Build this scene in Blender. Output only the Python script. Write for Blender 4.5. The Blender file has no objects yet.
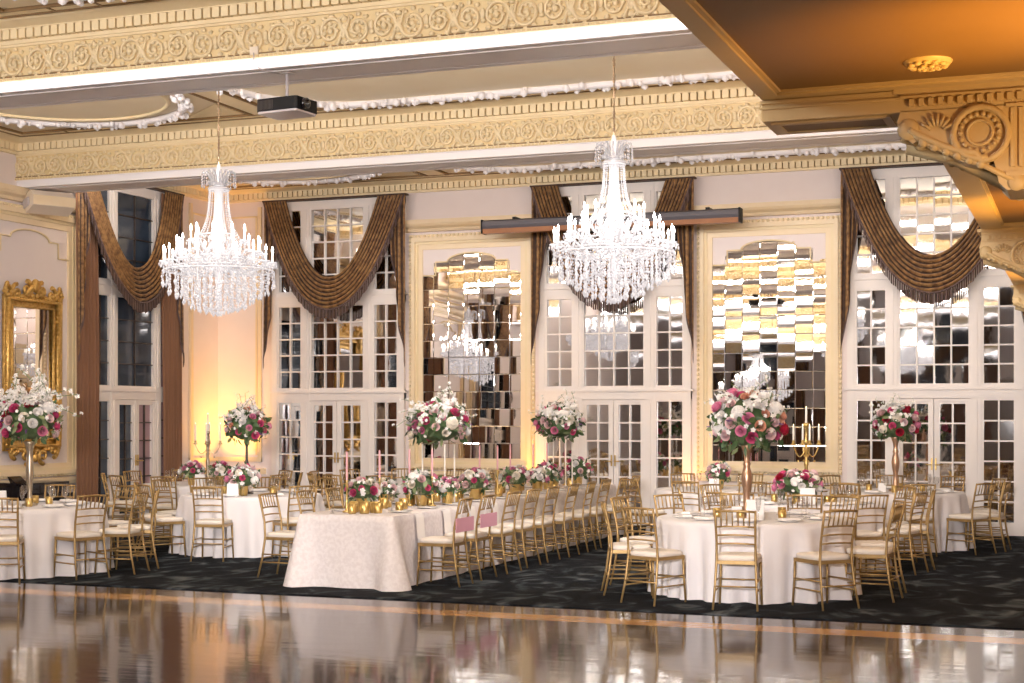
import bpy, math, random
from math import sin, cos, pi, sqrt, atan2, radians, hypot
from mathutils import Vector, Matrix
random.seed(11)
SC = bpy.context.scene
COL = SC.collection

# ------------------------------------------------------------------ materials
def M(name, col, rough=.5, metal=0., noise=None, bump=None, emit=None, trans=0., coat=0., spec=None, sheen=0., ior=None):
    m = bpy.data.materials.new(name); m.use_nodes = True
    nt = m.node_tree; b = nt.nodes['Principled BSDF']
    b.inputs['Base Color'].default_value = (*col, 1)
    b.inputs['Roughness'].default_value = rough
    b.inputs['Metallic'].default_value = metal
    b.inputs['Transmission Weight'].default_value = trans
    b.inputs['Coat Weight'].default_value = coat
    b.inputs['Sheen Weight'].default_value = sheen
    if spec is not None: b.inputs['Specular IOR Level'].default_value = spec
    if ior: b.inputs['IOR'].default_value = ior
    if emit:
        b.inputs['Emission Color'].default_value = (*emit[0], 1)
        b.inputs['Emission Strength'].default_value = emit[1]
    tc = None
    if noise or bump: tc = nt.nodes.new('ShaderNodeTexCoord')
    if noise:
        sc_, col2, contrast = noise[0], noise[1], noise[2] if len(noise) > 2 else .5
        mp = nt.nodes.new('ShaderNodeMapping')
        mp.inputs['Scale'].default_value = sc_ if isinstance(sc_, tuple) else (sc_,)*3
        nz = nt.nodes.new('ShaderNodeTexNoise'); nz.inputs['Scale'].default_value = 1; nz.inputs['Detail'].default_value = 4
        cr = nt.nodes.new('ShaderNodeValToRGB')
        cr.color_ramp.elements[0].position = .5 - contrast/2; cr.color_ramp.elements[1].position = .5 + contrast/2
        cr.color_ramp.elements[0].color = (*col, 1); cr.color_ramp.elements[1].color = (*col2, 1)
        nt.links.new(tc.outputs['Object'], mp.inputs[0]); nt.links.new(mp.outputs[0], nz.inputs['Vector'])
        nt.links.new(nz.outputs['Fac'], cr.inputs[0]); nt.links.new(cr.outputs[0], b.inputs['Base Color'])
    if bump:
        mp = nt.nodes.new('ShaderNodeMapping')
        mp.inputs['Scale'].default_value = bump[0] if isinstance(bump[0], tuple) else (bump[0],)*3
        nz = nt.nodes.new('ShaderNodeTexNoise'); nz.inputs['Scale'].default_value = 1; nz.inputs['Detail'].default_value = 3
        bp = nt.nodes.new('ShaderNodeBump'); bp.inputs['Strength'].default_value = bump[1]
        bp.inputs['Distance'].default_value = bump[2] if len(bump) > 2 else .02
        nt.links.new(tc.outputs['Object'], mp.inputs[0]); nt.links.new(mp.outputs[0], nz.inputs['Vector'])
        nt.links.new(nz.outputs['Fac'], bp.inputs['Height']); nt.links.new(bp.outputs[0], b.inputs['Normal'])
    return m

def glass_mat(name, tint, lo=.06):
    m = bpy.data.materials.new(name); m.use_nodes = True
    nt = m.node_tree; nt.nodes.remove(nt.nodes['Principled BSDF'])
    out = nt.nodes['Material Output']
    t = nt.nodes.new('ShaderNodeBsdfTransparent'); t.inputs[0].default_value = (*tint, 1)
    g = nt.nodes.new('ShaderNodeBsdfGlossy'); g.inputs['Roughness'].default_value = .03
    lw = nt.nodes.new('ShaderNodeLayerWeight'); lw.inputs['Blend'].default_value = .45
    mr = nt.nodes.new('ShaderNodeMapRange'); mr.inputs['To Min'].default_value = lo; mr.inputs['To Max'].default_value = .8
    mx = nt.nodes.new('ShaderNodeMixShader')
    nt.links.new(lw.outputs['Facing'], mr.inputs['Value']); nt.links.new(mr.outputs[0], mx.inputs[0])
    nt.links.new(t.outputs[0], mx.inputs[1]); nt.links.new(g.outputs[0], mx.inputs[2]); nt.links.new(mx.outputs[0], out.inputs[0])
    return m

WALL = M('wall_paint', (.80, .695, .675), .6, noise=((3, 3, 3), (.83, .73, .71), .6))
WHITE = M('white_plaster', (.90, .85, .86), .55)
FRAMEW = M('window_paint', (.84, .765, .725), .4)
GOLDP = M('gold_cream_paint', (.80, .63, .37), .45, noise=(5, (.86, .71, .46), .7))
GOLDF = M('gold_frieze_paint', (.74, .55, .27), .42, noise=(4, (.82, .65, .37), .7))
CREAM = M('cream_moulding', (.84, .65, .41), .45, noise=(6, (.87, .71, .49), .6))
CEILP = M('ceiling_paint', (.83, .68, .45), .5, noise=((1.5, 1.5, 1.5), (.87, .76, .56), .6))
DARKL = M('dark_groove_paint', (.25, .14, .05), .6)
DENT = M('dentil_gap_brown', (.38, .24, .08), .6)
ANTIQ = M('antique_gilt', (.50, .27, .06), .38, .75, noise=(22, (.80, .52, .17), .5), bump=(30, .6))
MIRR = M('mirror_glass', (.84, .81, .79), .015, 1.)
MIRR2 = M('old_mirror_glass', (.80, .785, .78), .03, 1., bump=((2.2, 2.2, 1.6), .02, .05))
NIGHT = M('night_window_glass', (.012, .020, .035), .05, 0., noise=((1.2, 1.2, 2.2), (.055, .075, .11), .6), spec=.6)
MAUVE = M('mauve_lit_glass', (.36, .22, .25), .2, noise=((1, 2, 1), (.46, .30, .33), .6), spec=.6)
CURT = M('brown_curtain', (.19, .082, .04), .8, noise=((16, 16, .5), (.25, .115, .058), .5), sheen=.2)
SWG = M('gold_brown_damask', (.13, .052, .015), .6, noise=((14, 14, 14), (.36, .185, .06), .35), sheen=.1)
SWD = M('dark_brown_fold_shade', (.022, .010, .007), .7, noise=((14, 14, 14), (.085, .036, .015), .4), sheen=.05)  # fold shadows painted as dark stripes; plain dark brown on fringe and pelmet
FRNG = M('mauve_grey_fringe', (.060, .036, .042), .85, noise=((60, 60, 4), (.19, .12, .10), .4))
CHG = M('chair_gold', (.34, .205, .072), .36, .5, noise=((14, 14, 14), (.47, .305, .125), .6))
CUSH = M('cream_cushion', (.82, .73, .64), .8)
LINEN = M('white_linen', (.80, .745, .745), .85, bump=((500, 500, 500), .08, .002), sheen=.2)
LACE = M('white_damask_linen', (.75, .675, .67), .7, noise=((26, 26, 26), (.83, .76, .755), .2), bump=((40, 40, 40), .35, .006))
NAPK = M('white_napkin', (.88, .83, .80), .85)
CHINA = M('white_china', (.88, .85, .83), .2)
GLASS = glass_mat('clear_glass', (.96, .96, .96), .12)
ACRYL = glass_mat('clear_acrylic', (.97, .95, .95), .25)
GOLDM = M('polished_gold', (.66, .45, .16), .28, .85)
COPPER = M('rose_gold_metal', (.52, .32, .21), .28, .75)
SILVER = M('antique_silver', (.55, .47, .36), .28, .9)
BLACKM = M('dark_iron', (.05, .035, .03), .4, .3)
CRYST = M('cut_crystal_glow', (.62, .60, .61), .06, 0, trans=.5, emit=((1, .95, .97), .16), spec=.9)  # crystal is no lamp: sparkle put in as a small emission
CRYST2 = M('cut_crystal_dim_glow', (.55, .52, .53), .08, 0, trans=.5, emit=((1, .95, .95), .07), spec=.9)  # weaker emission standing in for crystal sparkle
BULB = M('candle_bulb_glow', (1, 1, 1), .4, emit=((1, .93, .86), 12))
SLEEVE = M('white_sleeve_glow', (.95, .92, .9), .5, emit=((1, .93, .87), .8))  # bulb light on the sleeve put in as its own emission
FLAME = M('candle_flame', (1, .8, .5), .4, emit=((1, .75, .4), 5))
WAXW = M('white_wax', (.88, .82, .74), .5)
WAXP = M('pink_wax', (.80, .42, .46), .5)
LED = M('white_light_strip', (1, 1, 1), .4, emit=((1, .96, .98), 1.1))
CHAIN = M('brass_chain', (.38, .26, .16), .4, .8)
BLACKP = M('black_plastic', (.010, .009, .010), .55, spec=.2)
GREYP = M('pale_plastic', (.62, .55, .57), .4)
SPKR = M('cream_plastic', (.83, .71, .58), .5)
PIANO = M('black_lacquer', (.012, .010, .012), .15, coat=.5)
SCRC = M('slate_metal', (.075, .065, .075), .4, .3)
SCRW = M('reflected_brown', (.34, .14, .06), .4)  # brown reflection of wood painted on the lower side of the case
PINK = M('pink_card', (.74, .36, .46), .6)
RIBB = M('white_ribbon', (.85, .80, .80), .6)
CARD = M('white_card', (.90, .87, .86), .7)
BALC = M('balcony_gold_paint', (.60, .44, .22), .45, noise=(3, (.68, .51, .27), .7))
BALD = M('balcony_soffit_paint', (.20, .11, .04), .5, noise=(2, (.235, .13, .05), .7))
LEAF = M('dark_green_leaf', (.030, .065, .025), .55, noise=(14, (.10, .17, .06), .6))
LEAF2 = M('sage_leaf', (.15, .20, .08), .6, noise=(14, (.26, .30, .15), .6))
STEM = M('green_stem', (.16, .24, .08), .6)
FLC = {
    'white': M('white_petal', (.87, .83, .81), .6, noise=(30, (.92, .88, .84), .6)),
    'cream': M('cream_petal', (.86, .78, .66), .6),
    'blush': M('blush_petal', (.82, .53, .55), .6, noise=(30, (.88, .66, .66), .6)),
    'pink': M('pink_petal', (.72, .20, .36), .6, noise=(30, (.80, .30, .46), .6)),
    'hot': M('magenta_petal', (.60, .055, .17), .6, noise=(30, (.72, .10, .26), .6)),
    'red': M('crimson_petal', (.42, .012, .04), .55),
    'plum': M('plum_petal', (.14, .05, .19), .6, noise=(30, (.24, .11, .30), .6)),
    'peach': M('peach_petal', (.78, .37, .25), .6),
}

def petal_shade(m):
    """shade painted into the petals: value falls toward the heart of the bloom"""
    nt = m.node_tree; b = nt.nodes['Principled BSDF']; L = nt.links.new
    tc = nt.nodes.new('ShaderNodeTexCoord'); ln = nt.nodes.new('ShaderNodeVectorMath'); ln.operation = 'MULTIPLY'; ln.inputs[1].default_value = (1, 1, .25)
    le = nt.nodes.new('ShaderNodeVectorMath'); le.operation = 'LENGTH'
    mr = nt.nodes.new('ShaderNodeMapRange'); mr.inputs['From Min'].default_value = .08; mr.inputs['From Max'].default_value = .42; mr.inputs['To Min'].default_value = .60; mr.inputs['To Max'].default_value = 1.12  # darker heart, lighter rim: shading put into the petal colour
    hs = nt.nodes.new('ShaderNodeHueSaturation'); hs.inputs['Color'].default_value = b.inputs['Base Color'].default_value
    src = b.inputs['Base Color'].links
    if src: L(src[0].from_socket, hs.inputs['Color'])
    L(tc.outputs['Object'], ln.inputs[0]); L(ln.outputs['Vector'], le.inputs[0]); L(le.outputs['Value'], mr.inputs['Value']); L(mr.outputs[0], hs.inputs['Value']); L(hs.outputs[0], b.inputs['Base Color'])
for k_ in ('blush', 'pink', 'hot', 'red', 'peach', 'cream'): petal_shade(FLC[k_])
# ------------------------------------------------------------------ mesh builder
class MB:
    def __init__(s): s.V = []; s.F = []; s.S = []; s.I = []
    def f(s, idx, sm=False, mi=0): s.F.append(idx); s.S.append(sm); s.I.append(mi)
    def box(s, a, b, mi=0, X=None):
        n = len(s.V)
        for z in (a[2], b[2]):
            for x, y in ((a[0], a[1]), (b[0], a[1]), (b[0], b[1]), (a[0], b[1])):
                v = Vector((x, y, z)); s.V.append(X @ v if X else v)
        for q in ((3, 2, 1, 0), (4, 5, 6, 7), (0, 1, 5, 4), (1, 2, 6, 5), (2, 3, 7, 6), (3, 0, 4, 7)):
            s.f([n+i for i in q], False, mi)
        return s
    def tube(s, pts, r, n=6, caps=True, mi=0, closed=False, X=None, sm=True):
        P = [Vector(p) for p in pts]; k = len(P); b0 = len(s.V)
        R = r if isinstance(r, (list, tuple)) else [r]*k
        prev = None
        for i in range(k):
            if closed: t = P[(i+1) % k]-P[i-1]
            else: t = P[min(i+1, k-1)]-P[max(i-1, 0)]
            if t.length < 1e-9: t = Vector((0, 0, 1))
            t.normalize()
            if prev is None:
                a = Vector((0, 0, 1)) if abs(t.z) < .9 else Vector((1, 0, 0))
                u = t.cross(a).normalized()
            else:
                u = prev - t*prev.dot(t)
                u = u.normalized() if u.length > 1e-6 else t.orthogonal().normalized()
            prev = u; w = t.cross(u)
            for j in range(n):
                an = 2*pi*j/n; v = P[i]+(u*cos(an)+w*sin(an))*R[i]
                s.V.append(X @ v if X else v)
        rng = k if closed else k-1
        for i in range(rng):
            for j in range(n):
                a = b0+i*n+j; b = b0+i*n+(j+1) % n; c = b0+((i+1) % k)*n+(j+1) % n; d = b0+((i+1) % k)*n+j
                s.f([a, b, c, d], sm, mi)
        if caps and not closed:
            s.f([b0+j for j in range(n)][::-1], False, mi); s.f([b0+(k-1)*n+j for j in range(n)], False, mi)
        return s
    def lathe(s, prof, n=16, o=(0, 0, 0), mi=0, X=None, sm=True):
        b0 = len(s.V); k = len(prof); o = Vector(o)
        for r, z in prof:
            for j in range(n):
                a = 2*pi*j/n; v = o+Vector((r*cos(a), r*sin(a), z)); s.V.append(X @ v if X else v)
        for i in range(k-1):
            for j in range(n):
                s.f([b0+i*n+j, b0+i*n+(j+1) % n, b0+(i+1)*n+(j+1) % n, b0+(i+1)*n+j], sm, mi)
        return s
    def grid(s, rows, cu=False, sm=True, mi=0, X=None, mif=None):
        b0 = len(s.V); m = len(rows); n = len(rows[0])
        for r in rows:
            for p in r:
                v = Vector(p); s.V.append(X @ v if X else v)
        for i in range(m-1):
            for j in range(n if cu else n-1):
                k = (j+1) % n
                s.f([b0+i*n+j, b0+i*n+k, b0+(i+1)*n+k, b0+(i+1)*n+j], sm, mif(i, j) if mif else mi)
        return s
    def ball(s, c, r, n=8, m=5, sc=(1, 1, 1), mi=0, X=None, sm=True):
        c = Vector(c)
        rows = [[c+Vector((r*sc[0]*sin(pi*i/m)*cos(2*pi*j/n), r*sc[1]*sin(pi*i/m)*sin(2*pi*j/n), -r*sc[2]*cos(pi*i/m))) for j in range(n)] for i in range(m+1)]
        return s.grid(rows, True, sm, mi, X)
    def octa(s, c, r, h, mi=0):
        b = len(s.V); x, y, z = c
        s.V += [Vector((x, y, z+h)), Vector((x+r, y, z)), Vector((x, y+r, z)), Vector((x-r, y, z)), Vector((x, y-r, z)), Vector((x, y, z-h))]
        for i in range(4):
            a, d = 1+i, 1+(i+1) % 4
            s.f([b, b+a, b+d], False, mi); s.f([b+5, b+d, b+a], False, mi)
    def prism(s, poly, d, mi=0, X=None):
        n = len(s.V); k = len(poly); d = Vector(d)
        for p in poly:
            v = Vector(p); s.V.append(X @ v if X else v)
        for p in poly:
            v = Vector(p)+d; s.V.append(X @ v if X else v)
        s.f(list(range(n, n+k))[::-1], False, mi); s.f(list(range(n+k, n+2*k)), False, mi)
        for i in range(k):
            j = (i+1) % k; s.f([n+i, n+j, n+k+j, n+k+i], False, mi)
        return s
    def quad(s, a, b, c, d, mi=0):
        n = len(s.V); s.V += [Vector(a), Vector(b), Vector(c), Vector(d)]; s.f([n, n+1, n+2, n+3], False, mi); return s
    def add(s, o, X):
        n = len(s.V); s.V += [X @ v for v in o.V]
        for q, sm, mi in zip(o.F, o.S, o.I): s.f([n+i for i in q], sm, mi)
        return s
    def mesh(s, name, mats):
        me = bpy.data.meshes.new(name); me.from_pydata(s.V, [], s.F)
        for m in (mats if isinstance(mats, (list, tuple)) else [mats]): me.materials.append(m)
        me.polygons.foreach_set('use_smooth', s.S); me.polygons.foreach_set('material_index', s.I); me.update()
        return me
    def build(s, name, mats, parent=None, loc=None, rot=None):
        return link(name, s.mesh(name, mats), parent, loc, rot)

def link(name, me, parent=None, loc=None, rot=None):
    o = bpy.data.objects.new(name, me); COL.objects.link(o)
    if parent: o.parent = parent
    if loc is not None: o.location = loc
    if rot is not None: o.rotation_euler = rot
    return o
def tag(o, label, cat, group=None, kind=None):
    o['label'] = label; o['category'] = cat
    if group: o['group'] = group
    if kind: o['kind'] = kind
    return o
def thing(name, label, cat, loc=(0, 0, 0), rz=0, group=None):
    o = bpy.data.objects.new(name, None); COL.objects.link(o); o.empty_display_size = .1
    o.location = loc; o.rotation_euler = (0, 0, rz)
    return tag(o, label, cat, group)
def struct(o, label=None):
    o['kind'] = 'structure'
    if label: o['label'] = label
    return o
KIDS = {}
def dup(root, loc, rz, label, group=None):
    r = root.copy(); COL.objects.link(r); r.location = loc; r.rotation_euler = (0, 0, rz); r['label'] = label
    if group: r['group'] = group
    for ch in root.children:
        c = ch.copy(); COL.objects.link(c); c.parent = r
        for g in ch.children:
            d = g.copy(); COL.objects.link(d); d.parent = c
    return r
def RX(M4=None, **k): return M4
T = Matrix.Translation
def RZ(a): return Matrix.Rotation(a, 4, 'Z')
def RYm(a): return Matrix.Rotation(a, 4, 'Y')
def RXm(a): return Matrix.Rotation(a, 4, 'X')

# ------------------------------------------------------------------ room dimensions
XL, XR, YB, YF = -14.82, 1.6, 23.95, -7.0
ZC = 5.87
BAYS = (-12.36, -7.29, -2.21)
PIERS = (-9.83, -4.75)
BZ = 3.275
EDGE = 13.5

# ------------------------------------------------------------------ camera
cam = bpy.data.cameras.new('camera'); co = bpy.data.objects.new('camera', cam); COL.objects.link(co)
co.location = (0, 0, 1.8); co.rotation_euler = (pi/2, 0, radians(20.8))
cam.sensor_width = 36; cam.lens = 1520/1024*36; cam.shift_y = 74.5/1024; cam.clip_end = 200
SC.camera = co
#PART2
# ================================================================== ROOM SHELL
def carpet_material():
    m = bpy.data.materials.new('dark_patterned_carpet'); m.use_nodes = True
    nt = m.node_tree; b = nt.nodes['Principled BSDF']; b.inputs['Roughness'].default_value = .95
    b.inputs['Specular IOR Level'].default_value = .1
    tc = nt.nodes.new('ShaderNodeTexCoord'); mp = nt.nodes.new('ShaderNodeMapping'); mp.inputs['Scale'].default_value = (1.15, .75, 1)
    n1 = nt.nodes.new('ShaderNodeTexNoise'); n1.inputs['Scale'].default_value = 2.3; n1.inputs['Detail'].default_value = 9; n1.inputs['Distortion'].default_value = 1.2
    cr = nt.nodes.new('ShaderNodeValToRGB'); e = cr.color_ramp.elements
    e[0].position = .42; e[0].color = (.006, .007, .009, 1); e[1].position = .74; e[1].color = (.125, .13, .135, 1)
    x = e.new(.52); x.color = (.011, .013, .017, 1); x = e.new(.58); x.color = (.030, .038, .045, 1)
    n2 = nt.nodes.new('ShaderNodeTexNoise'); n2.inputs['Scale'].default_value = 300
    bp = nt.nodes.new('ShaderNodeBump'); bp.inputs['Strength'].default_value = .6; bp.inputs['Distance'].default_value = .01
    L = nt.links.new
    L(tc.outputs['Object'], mp.inputs[0]); L(mp.outputs[0], n1.inputs['Vector']); L(n1.outputs['Fac'], cr.inputs[0]); L(cr.outputs[0], b.inputs['Base Color'])
    L(tc.outputs['Object'], n2.inputs['Vector']); L(n2.outputs['Fac'], bp.inputs['Height']); L(bp.outputs[0], b.inputs['Normal'])
    return m
def dance_material(name, c1, c2):
    m = M(name, c1, .085, 0, noise=((2.2, 1.2, 1), c2, .7), bump=((1.6, 5.5, 1), .030, .05), spec=.27)
    m.node_tree.nodes['Principled BSDF'].inputs['Coat Roughness'].default_value = .06
    m.node_tree.nodes['Principled BSDF'].inputs['Coat IOR'].default_value = 1.75
    return m
DF1 = dance_material('polished_brown_floor', (.030, .021, .020), (.052, .036, .033))
DF2 = dance_material('polished_honey_strip', (.46, .22, .075), (.52, .27, .10))
fl = MB().quad((XL, YF, 0), (XR, YF, 0), (XR, 12.62, 0), (XL, 12.62, 0), 0)
fl.quad((XL, 12.62, 0), (XR, 12.62, 0), (XR, 12.97, 0), (XL, 12.97, 0), 1)
fl.quad((XL, 12.97, 0), (XR, 12.97, 0), (XR, EDGE, 0), (XL, EDGE, 0), 0)
fl.quad((XL, EDGE, 0), (XR, EDGE, 0), (XR, YB, 0), (XL, YB, 0), 0)
struct(fl.build('floor', [DF1, DF2]), 'polished brown dance floor with a honey coloured border strip')
cp = MB().box((XL+.01, EDGE, .0005), (XR-.01, YB-.01, .010))
tag(cp.build('carpet', carpet_material()), 'dark mottled carpet under the banquet tables beyond the polished floor', 'carpet')

struct(MB().box((XL-.2, YB, 0), (XR+.2, YB+.2, 6.3)).build('wall_back', WALL))
struct(MB().box((XL-.2, YF-.2, 0), (XL, YB, 6.3)).build('wall_left', WALL))
struct(MB().box((XR, YF-.2, 0), (XR+.2, YB, 6.3)).build('wall_right', WALL))
struct(MB().box((XL, YF-.2, 2.7), (XR, YF, 6.3)).box((XL, YF-.2, 0), (XR, YF, 2.7), 1).build('wall_front', [WALL, M('dark_wood_panel', (.24, .165, .125), .4)]))
struct(MB().box((XL-.2, YF-.2, ZC), (XR+.2, YB+.2, ZC+.3)).build('ceiling', CEILP))

# ---- beams with gold frieze, dentils and scrolls
def scroll_unit():
    m = MB()
    for sx in (1, -1):
        pts = []
        for i in range(26):
            t = i/25; a = t*2.0*2*pi*.75; r = .105*(1-t)**.9+.02
            pts.append((sx*(.135+cos(a+pi*.9)*r), -.014, sin(a+pi*.9)*r*(1 if sx > 0 else -1)))
        m.tube(pts, [.018-.006*i/25 for i in range(26)], 5, mi=1)
        m.ball((sx*.135, -.018, 0), .030, 6, 4, (1, .7, 1), mi=1)
        for k in range(7):
            a = k*.85; q = .062
            m.ball((sx*.135+cos(a)*q, -.012, sin(a)*q), .022, 5, 4, (1.1, .7, .9), mi=1)
        for k in range(9):
            a = k*.62+.3
            m.ball((sx*(.135+cos(a)*.128), -.008, sin(a)*.126*sx), .026, 5, 4, (1.2, .6, .8), mi=1)
        m.tube([(0, -.01, -.13*sx), (sx*.05, -.014, -.09*sx), (sx*.02, -.012, .0), (sx*.06, -.014, .13*sx)], .014, 5, mi=1)
    m.ball((0, -.012, 0), .036, 6, 4, (.8, .6, 1.8), mi=1)
    for k in (-1, 1): m.ball((0, -.01, .10*k), .03, 5, 4, (1.3, .6, .8), mi=1); m.ball((.26*k, -.01, .02), .03, 5, 4, (.8, .6, 1.6), mi=1)
    return m
SCR = scroll_unit()  # relief in the lighter gold: its bright highlights put into the colour
def cornice(name, x0, x1, X, frieze=True, led=False, flip=False):
    """built along local x, facing -y, at wall plane y=0; X places it. Parts of one moulding."""
    o = MB(); zf0, zf1 = 5.29, 5.64
    if frieze:
        o.box((x0, -.012, zf0), (x1, 0, zf1), 0, X)                      # frieze ground
        for a, b, y, mi in ((zf0-.015, zf0+.018, -.045, 1), (zf0+.026, zf0+.036, -.03, 2), (zf1-.012, zf1+.012, -.035, 1)):
            o.box((x0, y, a), (x1, 0, b), mi, X)
    o.box((x0, -.055, 5.652), (x1, 0, 5.690), 1, X)
    o.box((x0, -.05, 5.690), (x1, 0, 5.785), 3, X)                       # plain dark brown strip behind dentils
    pr = [(-.13, 5.785), (-.13, 5.795), (-.16, 5.805), (-.20, 5.815), (-.27, 5.83), (-.30, 5.845), (-.30, ZC), (0, ZC), (0, 5.785)]
    o.prism([(x0, a, b) for a, b in pr], (x1-x0, 0, 0), 1, X)
    n = int((x1-x0)/.10)
    for i in range(n):
        x = x0+(i+.5)*(x1-x0)/n
        o.box((x-.039, -.12, 5.690), (x+.039, -.04, 5.786), 1, X)
    if frieze:
        n = max(1, int((x1-x0)/.56)); w = (x1-x0)/n
        for i in range(n):
            o.add(SCR, X @ T((x0+(i+.5)*w, -.012, 5.462)) @ Matrix.Diagonal((w/.53, 1, 1.12, 1)))
        n = int((x1-x0)/.05)
        for i in range(0, n):
            x = x0+(i+.5)*(x1-x0)/n
            o.box((x-.014, -.055, zf0-.012), (x+.014, -.04, zf0+.010), 0, X)
    return o.build(name, [GOLDF, GOLDP, DARKL, DENT])
BEAMS = (18.4, 12.94, 7.5, 2.05, -3.4)
tn = [0]
def trimname():
    tn[0] += 1; return 'trim_%d' % tn[0]
for i, y in enumerate(BEAMS):
    b = MB().box((XL, y, 5.17), (XR, y+.70, ZC))
    b.box((XL, y-.022, 5.265), (XR, y, 5.285)).box((XL, y-.012, 5.170), (XR, y, 5.185))
    b.box((XL, y+.70, 5.265), (XR, y+.722, 5.285))
    b.box((XL, y+.10, 5.160), (XR, y+.13, 5.17)).box((XL, y+.57, 5.160), (XR, y+.60, 5.17))
    struct(b.build('ceiling_beam', WHITE), 'white ceiling beam')
    struct(cornice(trimname(), XL, XR, T((0, y, 0))))
    struct(cornice(trimname(), -XR, -XL, T((0, y+.7, 0)) @ RZ(pi), frieze=(i > 0)))
struct(cornice(trimname(), XL, XR, T((0, YB, 0)), frieze=False))
for y0, y1 in ((19.1, 23.95), (13.64, 18.4), (8.2, 12.94)):
    struct(cornice(trimname(), y0, y1, T((XL, 0, 0)) @ RZ(pi/2), frieze=False))
# light strip along the near beam (and on the far faces seen in the mirrors)
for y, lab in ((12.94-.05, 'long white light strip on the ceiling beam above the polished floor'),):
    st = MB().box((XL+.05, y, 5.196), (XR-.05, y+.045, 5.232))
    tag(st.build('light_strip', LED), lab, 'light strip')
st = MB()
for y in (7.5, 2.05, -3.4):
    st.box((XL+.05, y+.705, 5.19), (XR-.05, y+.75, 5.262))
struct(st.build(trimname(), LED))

# ---- ceiling coffers
def coffers(y0, y1):
    m = MB(); z = ZC
    def frame(ax, ay, bx, by, w, h, mi):
        m.box((ax, ay, z-h), (bx, ay+w, z), mi); m.box((ax, by-w, z-h), (bx, by, z), mi)
        m.box((ax, ay+w, z-h), (ax+w, by-w, z), mi); m.box((bx-w, ay+w, z-h), (bx, by-w, z), mi)
    ya, yb = y0+.33, y1-.33
    frame(XL+.34, ya, XR-.3, yb, .035, .03, 1); frame(XL+.50, ya+.17, XR-.46, yb-.17, .035, .03, 1)
    frame(XL+.385, ya+.045, XR-.345, yb-.045, .11, .022, 0)
    x = XL+1.2
    k = 0
    while x < XR-.6:
        for yy in (ya+.035, yb-.17): m.box((x, yy, z-.03), (x+.03, yy+.135, z), 1)
        k += 1; x += .55 if k % 2 else 3.4
    rn = random.Random(int(y0*10))
    def garland(pts, w=.10):
        m.tube(pts, .05, 5, closed=True, mi=2); n = len(pts)
        for i in range(n):
            p, q = Vector(pts[i]), Vector(pts[(i+1) % n]); L = (q-p).length; c = max(1, int(L/.055))
            for j in range(c):
                v = p.lerp(q, j/c)+Vector((rn.uniform(-w, w), rn.uniform(-w, w), rn.uniform(-.05, 0)))
                m.ball(v, rn.uniform(.03, .055), 5, 3, mi=2)
    yc = (ya+yb)/2; ry = (yb-ya)/2-.36
    cx = XL+.75+ry
    garland([(cx+ry*cos(2*pi*i/40), yc+ry*sin(2*pi*i/40), z-.03) for i in range(40)])
    m.tube([(cx+(ry-.22)*cos(2*pi*i/40), yc+(ry-.22)*sin(2*pi*i/40), z-.01) for i in range(40)], .03, 5, closed=True, mi=0)
    xa, xb = cx+ry+.75+1.2, XR-2.0
    st = [(xb+1.2*sin(pi*i/14), yc+ry*cos(pi*i/14), z-.03) for i in range(15)]+[(xa-1.2*sin(pi*i/14), yc-ry*cos(pi*i/14), z-.03) for i in range(15)]
    garland(st)
    # dividing ribs between the round and the long panel
    xr = cx+ry+.35
    for o in (-.20, .20): m.box((xr+o-.018, ya+.2, z-.03), (xr+o+.018, yb-.2, z), 1)
    m.box((xr-.15, ya+.2, z-.022), (xr+.15, yb-.2, z), 0)
    for sx, xx in ((-1, xr-.30), (1, xr+.30)):
        for sy, yy in ((-1, ya+.25), (1, yb-.25)):
            m.prism([(xx, yy, z-.012), (xx+sx*.9, yy, z-.012), (xx, yy-sy*.7, z-.012)], (0, 0, .012), 0)
    return m.build(trimname(), [GOLDP, DARKL, WHITE])
for y0, y1 in ((19.1, 23.95), (13.64, 18.4), (8.2, 12.94), (2.75, 7.5)): struct(coffers(y0, y1))

# ---- dado, baseboards, corner panels
bb = MB().box((XL, YB-.03, 0), (XR, YB, .16)).box((XL, YB-.04, .15), (XR, YB, .17))
struct(bb.build('baseboard_back', FRAMEW))
bb = MB().box((XL, YF, 0), (XL+.03, YB, .16)); struct(bb.build('baseboard_left', FRAMEW))
def dado(x0, x1, X):
    m = MB()
    m.box((x0, -.05, .80), (x1, 0, .86), 0, X); m.box((x0, -.035, .76), (x1, 0, .80), 0, X)
    m.box((x0+.08, -.015, .26), (x1-.08, 0, .30), 0, X); m.box((x0+.08, -.015, .66), (x1-.08, 0, .70), 0, X)
    m.box((x0+.08, -.015, .30), (x0+.12, 0, .66), 0, X); m.box((x1-.12, -.015, .30), (x1-.08, 0, .66), 0, X)
    return struct(m.build(trimname(), CREAM))
XBk = T((0, YB, 0)); XLf = T((XL, 0, 0)) @ RZ(pi/2)
for p in PIERS: dado(p-1.13, p+1.13, XBk)
dado(XL, XL+1.0, XBk); dado(22.95, YB, XLf); dado(17.4, 19.98, XLf); dado(11.7, 14.6, XLf)
def corner_panel(x0, x1, X, edge):
    m = MB()
    m.box((x0, -.03, .98), (x1, 0, 1.06), 0, X)
    a = (x0, x0+.07) if edge < 0 else (x1-.07, x1)
    m.box((a[0], -.045, .98), (a[1], 0, 5.55), 0, X)
    a = (x0+.10, x0+.13) if edge < 0 else (x1-.13, x1-.10)
    m.box((a[0], -.02, 1.1), (a[1], 0, 5.4), 1, X); m.box((x0, -.02, 5.37), (x1, 0, 5.40), 1, X)
    return struct(m.build(trimname(), [CREAM, GOLDP]))
corner_panel(XL, XL+.92, XBk, 1); corner_panel(22.98, YB, XLf, -1)

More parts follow.
